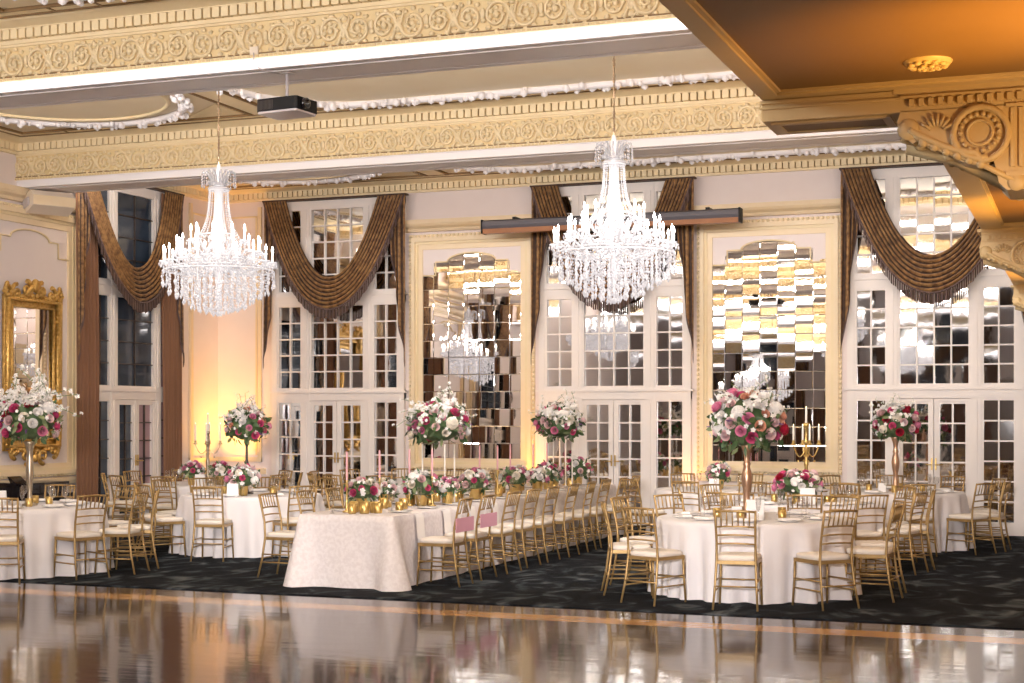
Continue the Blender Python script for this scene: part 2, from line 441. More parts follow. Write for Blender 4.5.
# ================================================================== WINDOWS
def window(name, X, pane_mats, tilt, dark=False):
    """bay 2.6 wide, local x along the wall, facing -y"""
    root = bpy.data.objects.new(name, None); COL.objects.link(root); root.matrix_world = X; struct(root)
    fr = MB()
    for a, b in ((-1.30, -1.19), (-.69, -.54), (.54, .69), (1.19, 1.30)): fr.box((a, -.09, 0), (b, 0, 5.6))
    for z0, z1 in ((2.07, 2.26), (3.77, 3.97), (5.48, 5.6)): fr.box((-1.30, -.085, z0), (1.30, 0, z1))
    for s in (-1, 1): fr.box((s*.94-.25, -.08, 0), (s*.94+.25, 0, .17))
    fr.box((-1.34, -.11, 2.20), (1.34, 0, 2.235)); fr.box((-1.34, -.105, 3.90), (1.34, 0, 3.93))
    for x in (-.615, .615): fr.box((x-.02, -.105, .2), (x+.02, 0, 2.05)); fr.box((x-.02, -.105, 2.28), (x+.02, 0, 3.75)); fr.box((x-.02, -.105, 4), (x+.02, 0, 5.46))
    fr.build('window_frame', FRAMEW, root)
    bars = MB(); panes = MB(); bw = .012 if not dark else .009
    def lites(x0, x1, z0, z1, nx, nz, mi=0, b=bars, y=-.045):
        # rim then bars
        for a, c in ((x0, x0+.035), (x1-.035, x1)): b.box((a, -.075, z0), (c, -.01, z1))
        for a, c in ((z0, z0+.035), (z1-.035, z1)): b.box((x0+.035, -.075, a), (x1-.035, -.01, c))
        X0, X1, Z0, Z1 = x0+.035, x1-.035, z0+.035, z1-.035
        for i in range(1, nx):
            x = X0+(X1-X0)*i/nx; b.box((x-bw, -.06, Z0), (x+bw, -.02, Z1), 1)
        for j in range(1, nz):
            z = Z0+(Z1-Z0)*j/nz; b.box((X0, -.058, z-bw), (X1, -.02, z+bw), 1)
        for i in range(nx):
            for j in range(nz):
                xa, xb = X0+(X1-X0)*i/nx, X0+(X1-X0)*(i+1)/nx; za, zb = Z0+(Z1-Z0)*j/nz, Z0+(Z1-Z0)*(j+1)/nz
                tx = random.gauss(0, tilt); tz = random.gauss(0, tilt)+(.004 if not dark else 0); w, h = (xb-xa)/2, (zb-za)/2
                panes.quad((xa, -.03-tx*w, za-0), (xb, -.03+tx*w, za), (xb, -.03+tx*w+tz*2*h, zb), (xa, -.03-tx*w+tz*2*h, zb), mi)
    r = (6, 5, 5) if not dark else (6, 4, 4)
    for s, mi in ((-1, 0), (1, 1)):
        a, b = sorted((s*.69, s*1.19))
        n = 2
        lites(a, b, .17, 2.07, n, r[0], mi); lites(a, b, 2.26, 3.77, n, r[1], mi); lites(a, b, 3.97, 5.48, n, r[2], mi)
    lites(-.54, .54, 2.26, 3.77, 4 if not dark else 2, r[1]); lites(-.54, .54, 3.97, 5.48, 4 if not dark else 2, r[2])
    for s in (-1, 1):
        d = MB(); a, b = sorted((s*.005, s*.54))
        x0, x1 = a, b
        d.box((a, -.085, .02), (a+.045, -.005, 2.06)); d.box((b-.045, -.085, .02), (b, -.005, 2.06)); d.box((a+.045, -.085, .02), (b-.045, -.005, .17)); d.box((a+.045, -.085, 2.02), (b-.045, -.005, 2.06))
        lites(a+.045, b-.045, .17, 2.02, 2, r[0], 0 if s < 0 else (0 if not dark else 1), d)
        leaf = d.build('door_leaf', [FRAMEW, FRAMEW if not dark else BLACKM], root)
        h = MB().box((s*.03-.012, -.10, .98), (s*.03+.012, -.085, 1.16)); h.tube([(s*.03, -.10, 1.06), (s*.03, -.14, 1.06), (s*.12, -.14, 1.06)], .01, 6)
        h.build('door_handle', GOLDM, leaf)
    bars.build('glazing_bars', [FRAMEW, FRAMEW if not dark else BLACKM], root)
    panes.build('window_panes' if dark else 'mirror_panes', pane_mats, root)
    return root
window('window_1', T((XL, 21.30, 0)) @ RZ(pi/2), [NIGHT, MAUVE], .004, True)
for i, x in enumerate(BAYS): window('window_%d' % (i+2), T((x, YB, 0)), [MIRR2, MIRR2], .0075)
window('window_5', T((XL, 16.0, 0)) @ RZ(pi/2), [NIGHT, MAUVE], .004, True)
window('window_6', T((XL, 10.6, 0)) @ RZ(pi/2), [NIGHT, MAUVE], .004, True)
for i_, x_ in enumerate((-12.4, -8.6, -4.8)): window('window_%d' % (7+i_), T((x_, YF, 0)) @ RZ(pi), [NIGHT, NIGHT], .004, True)

# ================================================================== PIER PANELS AND MIRRORS
def arch_outline(o=0., n=14):
    """stepped arched head, from lower-right shoulder to lower-left; o = outward offset"""
    p = [(.90+0*o, 4.20+o), (.65+o, 4.20+o), (.65+o, 4.43+o), (.435+o, 4.43+o)]
    for i in range(1, n):
        a = pi*i/n; p.append(((.435+o)*cos(a), 4.43+o+.14*sin(a)))
    return p+[(-(.435+o), 4.43+o), (-(.65+o), 4.43+o), (-(.65+o), 4.20+o), (-.90, 4.20+o)]
def pier(X, mirror=None, label=None):
    if mirror: root = thing('pier_mirror', label, 'mirror')
    else:
        root = bpy.data.objects.new(trimname(), None); COL.objects.link(root); struct(root)
    root.matrix_world = X
    fr = MB()
    zt, zb, h = 4.92, .88, 1.15
    for (o, w, d, mi) in ((0, .05, .05, 0), (.05, .07, .085, 0), (.12, .045, .055, 1), (.165, .085, .035, 0)):
        x, t, b = h-o, zt-o*1.05, zb+o*.8
        for s in (-1, 1): fr.box((min(s*x, s*(x-w)), -d, b), (max(s*x, s*(x-w)), 0, t), mi)
        fr.box((-x+w, -d, t-w*1.05), (x-w, 0, t), mi); fr.box((-x+w, -d, b), (x-w, 0, b+w*.8), mi)
    fr.build('frame', [CREAM, GOLDP], root)
    bd = MB()
    for s in (-1, 1):
        z = zb+.03
        while z < zt: bd.ball((s*(h-.02), -.055, z), .026, 6, 4); z += .078
    x = -h+.06
    while x < h-.03: bd.ball((x, -.055, zt-.025), .026, 6, 4); bd.ball((x, -.055, zb+.025), .026, 6, 4); x += .078
    bd.build('bead_border', GOLDP, root)['kind'] = 'stuff'
    co_ = MB(); pr = [(0, 4.97), (-.06, 4.97), (-.07, 5.02), (-.12, 5.06), (-.14, 5.10), (-.14, 5.17), (0, 5.17)]
    co_.prism([(-1.24, a, b) for a, b in pr], (2.48, 0, 0)); co_.build('cornice_shelf', CREAM, root)
    am = MB(); ol = arch_outline(.012)
    am.tube([(x, -.02, z) for x, z in ol], .016, 6)
    am.build('arch_moulding', GOLDP, root)
    if mirror:
        # painted head around the stepped arch
        hd = MB(); n = len(hd.V); al = arch_outline(0)
        poly = [(-.90, 4.66), (.90, 4.66)]+al
        hd.prism([(x, -.014, z) for x, z in poly[::-1]], (0, .012, 0)); hd.build('painted_head', WALL, root)
        gl = MB(); yaw, pitch = mirror
        xs = [-.90, -.70, -.42, -.14, .14, .42, .70, .90]; zs = [1.045+.2925*k for k in range(13)]
        for i in range(7):
            for j in range(12):
                xa, xb, za, zb_ = xs[i]+.002, xs[i+1]-.002, zs[j]+.002, zs[j+1]-.002
                tx = yaw+random.gauss(0, .006); tz = pitch+random.gauss(0, .0055)
                cx, cz = (xa+xb)/2, (za+zb_)/2
                bv = .007
                def P(x, z): return (x, -.006+(x-cx)*tx+(z-cz)*tz if False else -.0045+(x-cx)*tx*.999+(z-cz)*tz, z)
                if zs[j] >= 4.2 and (i in (0, 6)): continue
                if za > 4.40:
                    if i in (1, 5): continue
                    zb_ = 4.565 if i == 3 else 4.54
                    if i in (2, 4): zb_ = 4.50
                if i in (1, 5) and zb_ > 4.43: zb_ = 4.43
                gl.quad(P(xa+bv, za+bv), P(xb-bv, za+bv), P(xb-bv, zb_-bv), P(xa+bv, zb_-bv))
                q = [P(xa, za), P(xb, za), P(xb, zb_), P(xa, zb_)]
                q = [(a, b+.0012, c) for a, b, c in q]; r_ = [P(xa+bv, za+bv), P(xb-bv, za+bv), P(xb-bv, zb_-bv), P(xa+bv, zb_-bv)]
                for k in range(4):
                    gl.quad(q[k], q[(k+1) % 4], r_[(k+1) % 4], r_[k])
        gl.build('mirror_tiles', MIRR, root, (0, -.012, 0))
        MB().box((-.9, -.006, 1.0), (.9, -.001, 4.6)).build('backing', MIRR2, root)
    return root
pier(T((PIERS[0], YB, 0)), (.004, .021), 'tall tiled pier mirror in cream frame behind the long table')
pier(T((PIERS[1], YB, 0)), (-.025, .024), 'tall tiled pier mirror in cream frame behind the front round tables')
pier(T((XL, 18.68, 0)) @ RZ(pi/2)); pier(T((XL, 13.2, 0)) @ RZ(pi/2))
# ================================================================== CURTAINS
def curtain(X, label, long_panels=False, w=1.37, asym=(.44, .52)):
    root = thing('swag_curtain', label, 'curtain'); root.matrix_world = X
    top = 5.60; N = 48; K = 64
    ta, tb = asym
    def pt(s, v):
        """s -1..1 across, v 0 inner (upper) edge .. 1 outer (lower) edge"""
        xa = (w-ta+ta*v) if s < 0 else (w-tb+tb*v)
        sag = 1.36+.58*v
        x = s*xa
        z = top-sag*(1-abs(s)**2.15)
        fold = abs(sin(v*pi*8+.5*sin(s*3)+.3*sin(s*7)))
        mid = 1-abs(s)**3
        y = -.10-.16*mid*(.4+.9*v*(1-.5*v))-.06*fold*(.6+.4*mid)-.02*v
        z += .02*(fold-.5)*mid
        return (x, y, z)
    rows = [[pt(-1+2*i/N, k/K) for i in range(N+1)] for k in range(K+1)]
    sw = MB(); sw.grid(rows, mif=lambda i, j: 1 if abs(sin((i+.5)/K*pi*8+.5*sin((-1+2*(j+.5)/N)*3)+.3*sin((-1+2*(j+.5)/N)*7))) < .58 else 0)  # dark material painted into the fold valleys as their shadow
    swag = sw.build('swag', [SWG, SWD], root)
    fg = MB(); n = 84
    for i in range(n):
        s = -.985+1.97*(i+.5)/n; a = Vector(pt(s-.0082, 1)); b = Vector(pt(s+.0082, 1)); L = .165+.012*sin(i*1.7)
        d = Vector((0, -.004, -L)); a.y -= .012; b.y -= .012
        fg.prism([a, b, b+d, a+d], (0, .012, 0), i % 2)
    P = [Vector(pt(-1+2*i/N, 1))+Vector((0, -.016, .0)) for i in range(N+1)]
    fg.tube(P, .016, 5)
    fg.build('fringe', [FRNG, SWD], swag)
    # jabot tails
    for s in (-1, 1):
        J = MB(); xo, xi = s*(w+.01), s*(w-.33); n = 32; rows = []
        zo, zi = 2.72, 4.75
        for k in range(25):
            t = k/24; r = []
            for i in range(n+1):
                u = i/n
                zb = zo+(zi-zo)*u**1.1
                ph = u*2*pi*3.5
                y = -.085-.05*(.5+.5*sin(ph))-.015*t
                xx = xo+(xi-xo)*(u*(1-.25*t))
                z = top+.01+(zb-top)*t
                r.append((xx+.02*sin(ph*.5)*t*s, y, z))
            rows.append(r)
        J.grid(rows, mif=lambda i, j: 1 if sin((j+.5)/n*2*pi*3.5) < .1 else 0)  # shadow of each tail pleat painted with the dark material
        tail = J.build('tail', [SWG, SWD], root)
        g = MB(); e = rows[-1]
        for i in range(n):
            for q in (0, .5):
                a = Vector(e[i]).lerp(Vector(e[i+1]), q); b = Vector(e[i]).lerp(Vector(e[i+1]), q+.34)
                d = Vector((0, 0, -.09)); g.prism([a, b, b+d, a+d], (0, -.012, 0))
        side = [Vector(r[-1])+Vector((0, -.01, 0)) for r in rows]; g.tube(side, .014, 5)
        g.build('fringe', FRNG, tail)
    if long_panels:
        for s in (-1, 1):
            m = MB(); n = 56; rows = []
            for k in range(13):
                t = k/12; z = top-.03-(top-.06)*t
                r = []
                for i in range(n+1):
                    u = i/n; ph = u*2*pi*6.5
                    wid = .56*(1+.06*sin(t*5+s))
                    r.append((s*(w+.02)-s*wid*u, -.05-.055*(.5+.5*sin(ph+.5*sin(t*3)))-.01*t, z))
                rows.append(r)
            m.grid(rows); m.build('long_panel', CURT, root)
    rod = MB().box((-w-.03, -.15, top+.0), (w+.03, 0, top+.025)); rod.build('pelmet_board', SWD, root)
    return root
XW = lambda x: T((x, YB-.10, 0))
curtain(T((XL+.06, 21.07, 0)) @ RZ(pi/2), 'brown swag and floor-length curtains around the dark night window', True, w=1.44)
curtain(XW(BAYS[0]), 'gold-brown fringed swag curtain over the mirrored doors by the amber-lit corner')
curtain(XW(BAYS[1]), 'gold-brown fringed swag curtain behind the projection screen bar', asym=(.46, .46))
curtain(XW(BAYS[2]), 'gold-brown fringed swag curtain beside the orange balcony', asym=(.44, .44))
cs = curtain(T((XL+.10, 16.0, 0)) @ RZ(pi/2), 'brown swag curtain on the side window reflected in the mirrors', True)
dup(cs, (XL+.10, 10.6, 0), pi/2, 'brown swag curtain on the farther side window reflected in the mirrors')
for x_, w_ in ((-12.4, 'first'), (-8.6, 'second'), (-4.8, 'third')): dup(cs, (x_, YF+.1, 0), pi, 'brown swag curtain on the %s window of the wall behind the viewer' % w_)

# ================================================================== PROJECTION SCREEN BAR, PROJECTOR, SPEAKER
r = thing('projection_screen_case', 'long slate roll-up screen case, brown reflection painted on its lower part, fixed across the middle curtain', 'projector screen', (-7.22, 23.36, 4.915))
pr = [(-.10, -.03), (-.11, .02), (-.105, .09), (-.06, .115), (.06, .115), (.10, .09), (.10, -.03)]
m = MB(); m.prism([(-2.14, a, b) for a, b in pr], (4.28, 0, 0)); m.build('casing', SCRC, r)
m = MB(); m.prism([(-2.14, a, b) for a, b in [(-.10, -.032), (-.085, -.105), (.08, -.105), (.10, -.032)]], (4.28, 0, 0)); m.build('lower_slot', SCRW, r)
for s in (-1, 1):
    m = MB().box((s*2.15-.012, -.115, -.108), (s*2.15+.012, .105, .12)); m.build('end_cap', BLACKP, r)
    m = MB().box((s*1.62-.03, .0, .10), (s*1.62+.03, .45, .16)); m.build('wall_bracket', BLACKP, r)

r = thing('ceiling_projector', 'black ceiling projector hanging on a pole under the white beam', 'projector', (-7.36, 13.16, 4.77), radians(-6)); r.scale = (.88, .88, .88)
m = MB(); pl = [(-.27, -.19), (-.24, -.21), (.24, -.21), (.27, -.19), (.27, .19), (.24, .21), (-.24, .21), (-.27, .19)]
m.prism([(x, y, 0) for x, y in pl], (0, 0, .14)); m.build('body', BLACKP, r)
m = MB(); m.prism([(x*.97, y*.97, -.022) for x, y in pl], (0, 0, .022)); m.build('underside_panel', GREYP, r)
m = MB()
for i in range(12): m.box((-.25+.018*i, -.214, .02), (-.242+.018*i, -.209, .12))
m.build('vent', BLACKM, r)
m = MB().lathe([(0, 0), (.055, 0), (.06, .02), (.06, .06), (.05, .06), (.045, .03), (0, .03)], 16, X=T((.268, -.08, .07)) @ RYm(pi/2)); m.build('lens', PIANO, r)
m = MB().tube([(0, 0, .14), (0, 0, .445)], .018, 8); m.build('pole', GREYP, r)
m = MB().tube([(-.1, 0, .145), (0, 0, .19), (.1, 0, .145)], .012, 6); m.tube([(0, -.1, .145), (0, 0, .19), (0, .1, .145)], .012, 6); m.build('mount_arms', BLACKP, r)
m = MB().box((-.07, -.07, .435), (.07, .07, .452)); m.build('ceiling_plate', WHITE, r)
m = MB().box((-.045, -.02, -.04), (.045, .0, .04)); o = m.build('cable_box', SPKR, None, (-7.57, 12.90, 5.34))
tag(o, 'small cable outlet box on the gold frieze above the projector', 'outlet box')
m = MB().tube([(0, 0, 0), (.01, -.01, -.10), (.06, .05, -.16), (.17, .28, -.165)], .006, 5); o = m.build('projector_cable', GREYP, None, (-7.56, 12.86, 5.315))
tag(o, 'thin grey cable from the outlet box to the projector pole', 'cable')

r = thing('wall_speaker', 'cream box loudspeaker tilted on a bracket above the gilt mirror panel', 'speaker', (XL+.34, 18.72, 4.96), radians(62))
tilt = RXm(radians(-14))
m = MB(); m.prism([(-.33, -.15, -.09), (-.33, .12, -.13), (-.33, .15, .13), (-.33, -.12, .15), (-.33, -.18, .05)], (.66, 0, 0), X=tilt); m.build('cabinet', SPKR, r)
m = MB(); m.prism([(-.325, -.155, -.085), (-.325, -.185, .05), (-.325, -.165, .05), (-.325, -.14, -.085)], (.65, 0, 0), X=tilt @ T((0, -.006, 0))); m.build('grille', CREAM, r)
m = MB()
for s in (-1, 1): m.box((s*.345-.012, -.05, -.06), (s*.345+.012, .14, .06), 0, tilt)
m.tube([(-.345, .1, 0), (-.345, .30, -.02), (.345, .30, -.02), (.345, .1, 0)], .015, 6); m.build('bracket', GREYP, r)

# ================================================================== GILT MIRROR
r = thing('gilt_mirror', 'ornate antique gilt wall mirror with scrolled crest on the side wall', 'mirror'); r.matrix_world = T((XL+.02, 18.68, 0)) @ RZ(pi/2)
m = MB(); hw, z0, z1 = .48, 1.45, 3.42
for a, d, rr in ((0, .05, .03), (.10, .06, .055), (.15, .035, .03)):
    x = hw+a
    m.tube([(-x, -d, z0-a), (x, -d, z0-a), (x, -d, z1+a), (-x, -d, z1+a)], rr, 8, closed=True, sm=True)
rn = random.Random(4)
def blob(x, z, s=1): m.ball((x, -.07, z), .045*s*rn.uniform(.8, 1.2), 6, 4, (1, .7, 1))
for s in (-1, 1):
    z = z0-.1
    while z < z1+.15: blob(s*(hw+.10+rn.uniform(-.03, .03)), z, .8); blob(s*(hw+.13), z+.03, .6); z += .075
    x = -hw
    while x < hw: blob(x, z1+.11+rn.uniform(-.02, .02), .8); blob(x, z0-.11, .8); x += .075
fr = m.build('frame', ANTIQ, r)
m = MB()
def curl(cx, cz, R, d, a0, turns=1.4, rr=.035):
    pts = []
    for i in range(22):
        t = i/21; a = a0+d*t*turns*2*pi; q = R*(1-.8*t); pts.append((cx+q*cos(a), -.08, cz+q*sin(a)))
    m.tube(pts, [rr*(1-.5*i/21) for i in range(22)], 6)
for s in (-1, 1):
    curl(s*.17, z1+.26, .12, s, pi/2, 1.2, .04); curl(s*.40, z1+.20, .12, -s, pi/2, 1.2, .035); curl(s*.60, z1+.19, .09, s, pi/2, 1.1, .035)
    curl(s*.20, z0-.25, .12, -s, -pi/2, 1.2); curl(s*.45, z0-.18, .10, s, -pi/2, 1.2)
    for k in range(9): m.ball((s*(.05+.07*k), -.08, z1+.17+.03*sin(k*1.3)), .04, 6, 4)
    for k in range(5): m.ball((s*(.03+.035*k), -.10, z1+.34-.03*k), .045, 6, 4)
    for k in range(4): m.ball((s*(.66-.02*k), -.07, z1+.20+.04*k), .035, 6, 4)
    for k in range(8): m.ball((s*(.05+.07*k), -.08, z0-.17-.03*sin(k*1.3)), .04, 6, 4)
m.ball((0, -.10, z1+.32), .09, 8, 6, (1, .6, 1.2)); m.ball((0, -.10, z0-.27), .07, 8, 6, (1, .6, 1))
for s in (-1, 1): m.tube([(s*.66, -.07, z1+.2), (s*(hw+.17), -.07, z1), (s*(hw+.17), -.06, z0), (s*.5, -.07, z0-.15), (0, -.09, z0-.2)], .016, 6)
m.build('crest', ANTIQ, r)
MB().quad((-hw, -.022, z0), (hw, -.022, z0), (hw, -.022, z1), (-hw, -.022, z1)).build('glass', MIRR, r)
MB().box((-hw-.13, -.015, z0-.12), (hw+.13, .015, z1+.12)).build('backing', ANTIQ, r)

# ================================================================== BALCONY (right), consoles, rosette
def framed_soffit(x0, y0, x1, y1, z, b, name):
    m = MB()
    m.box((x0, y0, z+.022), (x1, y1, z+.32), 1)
    m.box((x0, y0, z), (x0+b, y1, z+.022), 0); m.box((x1-b, y0, z), (x1, y1, z+.022), 0)
    m.box((x0+b, y1-b, z), (x1-b, y1, z+.022), 0); m.box((x0+b, y0, z), (x1-b, y0+b, z+.022), 0)
    m.box((x0+b, y0+b, z+.010), (x0+b+.02, y1-b, z+.022), 0); m.box((x0+b, y1-b-.02, z+.010), (x1-b, y1-b, z+.022), 0)
    m.box((x0-.012, y0, z+.05), (x0, y1, z+.32), 0)
    o = struct(m.build(name, [BALC, BALD])); return o
framed_soffit(-1.43, -5, XR, 7.06, BZ, .085, 'ceiling_balcony')
BR = (7.06, 12.55, 18.05)
for i, y in enumerate(BR):
    y1 = BR[i+1] if i < 2 else YB
    framed_soffit(-.80, y+.36, XR, y1, BZ, .16, 'ceiling_balcony')
pr_ = MB(); pr_.box((-.80, 7.1, 3.62), (-.72, YB, 4.25)); pr_.box((-1.43, -5, 3.62), (-1.35, 7.1, 4.25)); pr_.box((-1.35, 7.02, 3.62), (-.72, 7.1, 4.25))
struct(pr_.build('wall_balcony', BALC))
def bracket():
    r = thing('balcony_bracket', 'x', 'bracket')
    # beam along x at the top
    m = MB()
    m.box((-.80, 0, 3.175), (XR, .36, 3.297)); m.box((-.83, -.015, 3.255), (XR, .36, 3.275))
    m.box((-.80, -.012, 3.232), (XR, 0, 3.245))
    x = -.76
    while x < XR: m.box((x, -.022, 3.195), (x+.022, 0, 3.228)); x += .042
    m.build('top_beam', BALC, r)
    P = [(-.80, 3.18), (-.815, 3.13), (-.79, 3.07), (-.745, 3.03), (-.71, 3.05), (-.68, 3.055), (-.63, 3.01), (-.57, 2.965), (-.53, 2.935), (-.47, 2.915), (-.42, 2.91), (-.405, 2.955), (-.39, 2.91), (-.375, 2.835), (-.34, 2.80), (-.25, 2.80), (-.15, 2.81), (-.02, 2.72), (.2, 2.66), (.6, 2.6), (XR, 2.5), (XR, 3.18)]
    m = MB(); m.prism([(x, .0, z) for x, z in P[::-1]], (0, .34, 0)); body = m.build('console', BALC, r)
    # raised side ornament
    m = MB()
    sc = []
    for i in range(46):
        t = i/45
        if t < .55: k = t/.55; sc.append((-.76+.30*k, -.012, 3.09-.02*k-.10*sin(k*pi*.5)))
        else:
            k = (t-.55)/.45; a = -pi/2+k*2*pi*1.05; q = .125*(1-.12*k); sc.append((-.455+q*cos(a), -.012, 3.06+q*sin(a)-.005))
    m.tube(sc, .016, 6)
    for k in range(18):
        a = 2*pi*k/18; m.ball((-.455+.082*cos(a), -.012, 3.06+.082*sin(a)), .012, 6, 4)
    m.tube([(-.455+.055*cos(2*pi*k/20), -.008, 3.06+.055*sin(2*pi*k/20)) for k in range(20)], .008, 5, closed=True)
    for k in range(7):
        a = radians(20+22*k); m.tube([(-.64+.03*cos(a), -.01, 3.08+.02*sin(a)), (-.64+.075*cos(a), -.014, 3.08+.075*sin(a))], .008, 5)
    m.build('scroll_ornament', BALC, body)
    m = MB()
    for k in range(5): m.box((-.325+.035*k, -.014, 2.90), (-.307+.035*k, 0, 3.16))
    m.box((-.345, -.012, 2.86), (-.12, 0, 2.88)); m.box((-.345, -.012, 3.165), (-.12, 0, 3.18)); m.build('fluted_panel', BALC, body)
    # acanthus under the scroll
    m = MB(); rn = random.Random(3)
    for k in range(26):
        t = k/25; x = -.78+.40*t; z = 3.075-.15*t-.015
        m.ball((x, .17+rn.uniform(-.14, .14), z+rn.uniform(-.01, .02)), .035, 6, 4, (1, 1.1, .6))
    for yy in (-.005, .33):
        m.ball((-.765, yy+.005, 3.095), .05, 10, 6, (1, .35, 1)); m.ball((-.30, yy+.005, 2.835), .042, 8, 6, (1, .35, 1))
        for k in range(6): m.ball((-.70+.05*k, yy, 3.03-.022*k), .022, 6, 4)
    m.tube([(-.78, .17, 3.06), (-.55, .17, 2.99), (-.30, .17, 2.84)], .05, 8)
    for yy in (0, .33): m.tube([(-.765, yy, 3.095), (-.70, yy, 3.03), (-.45, yy, 2.92), (-.30, yy, 2.835)], .014, 6)
    for x, z in ((-.765, 3.08), (-.5, 2.96), (-.30, 2.835)): m.tube([(x, 0, z), (x, .33, z)], .014, 6)
    m.build('acanthus_carving', BALC, body)
    return r
b0 = bracket(); b0.location = (0, BR[0], 0); b0['label'] = 'carved gold scroll bracket under the balcony, largest of three'
dup(b0, (0, BR[1], 0), 0, 'carved scroll bracket under the balcony, second along toward the mirrored doors')
dup(b0, (0, BR[2], 0), 0, 'carved scroll bracket under the balcony, last before the mirrored doors')
m = MB(); m.box((-1.43, 7.06, 3.175), (-.80, 7.42, 3.297), 0); m.box((-1.40, 7.11, 3.167), (-.85, 7.15, 3.175), 0); m.box((-1.40, 7.33, 3.167), (-.85, 7.37, 3.175), 0)
m.box((-1.40, 7.15, 3.167), (-1.36, 7.33, 3.175), 0); m.box((-.89, 7.15, 3.167), (-.85, 7.33, 3.175), 0); m.box((-1.36, 7.15, 3.172), (-.89, 7.33, 3.1755), 1)
m.box((-1.44, 7.05, 3.255), (-.8, 7.06, 3.27)); m.box((-1.44, 7.05, 3.23), (-.8, 7.06, 3.24))
struct(m.build(trimname(), [BALC, BALD]))
rs = MB(); rs.lathe([(0, -.035), (.03, -.034), (.05, -.02), (.085, -.024), (.115, -.01), (.12, .0)], 24)
for k in range(12):
    a = 2*pi*k/12; rs.ball((.085*cos(a), .085*sin(a), -.022), .022, 6, 4, (1, 1, .6))
for k in range(6):
    a = 2*pi*k/6; rs.ball((.04*cos(a), .04*sin(a), -.034), .018, 6, 4, (1, 1, .6))
o = rs.build('ceiling_rosette', BALC, None, (-.637, 6.62, 3.297)); o.scale = (.85, .85, .85); tag(o, 'round carved gold rosette on the orange balcony underside', 'rosette')

# black cabinet by the side wall
r = thing('black_piano', 'black lacquered upright cabinet piano against the side wall under the gilt mirror', 'piano', (XL+.40, 18.22, 0), pi/2)
MB().box((-.42, -.30, .0), (.42, .30, .80)).build('case', PIANO, r)
MB().box((-.45, -.33, .80), (.45, .31, .84)).build('lid', PIANO, r)
MB().prism([(-.40, -.05, .84), (-.40, .05, .84), (-.40, .10, .93), (-.40, .07, .93)], (.25, 0, 0)).build('music_desk', PIANO, r)
MB().box((-.40, -.46, .62), (.40, -.30, .68)).build('keyboard_lid', PIANO, r)
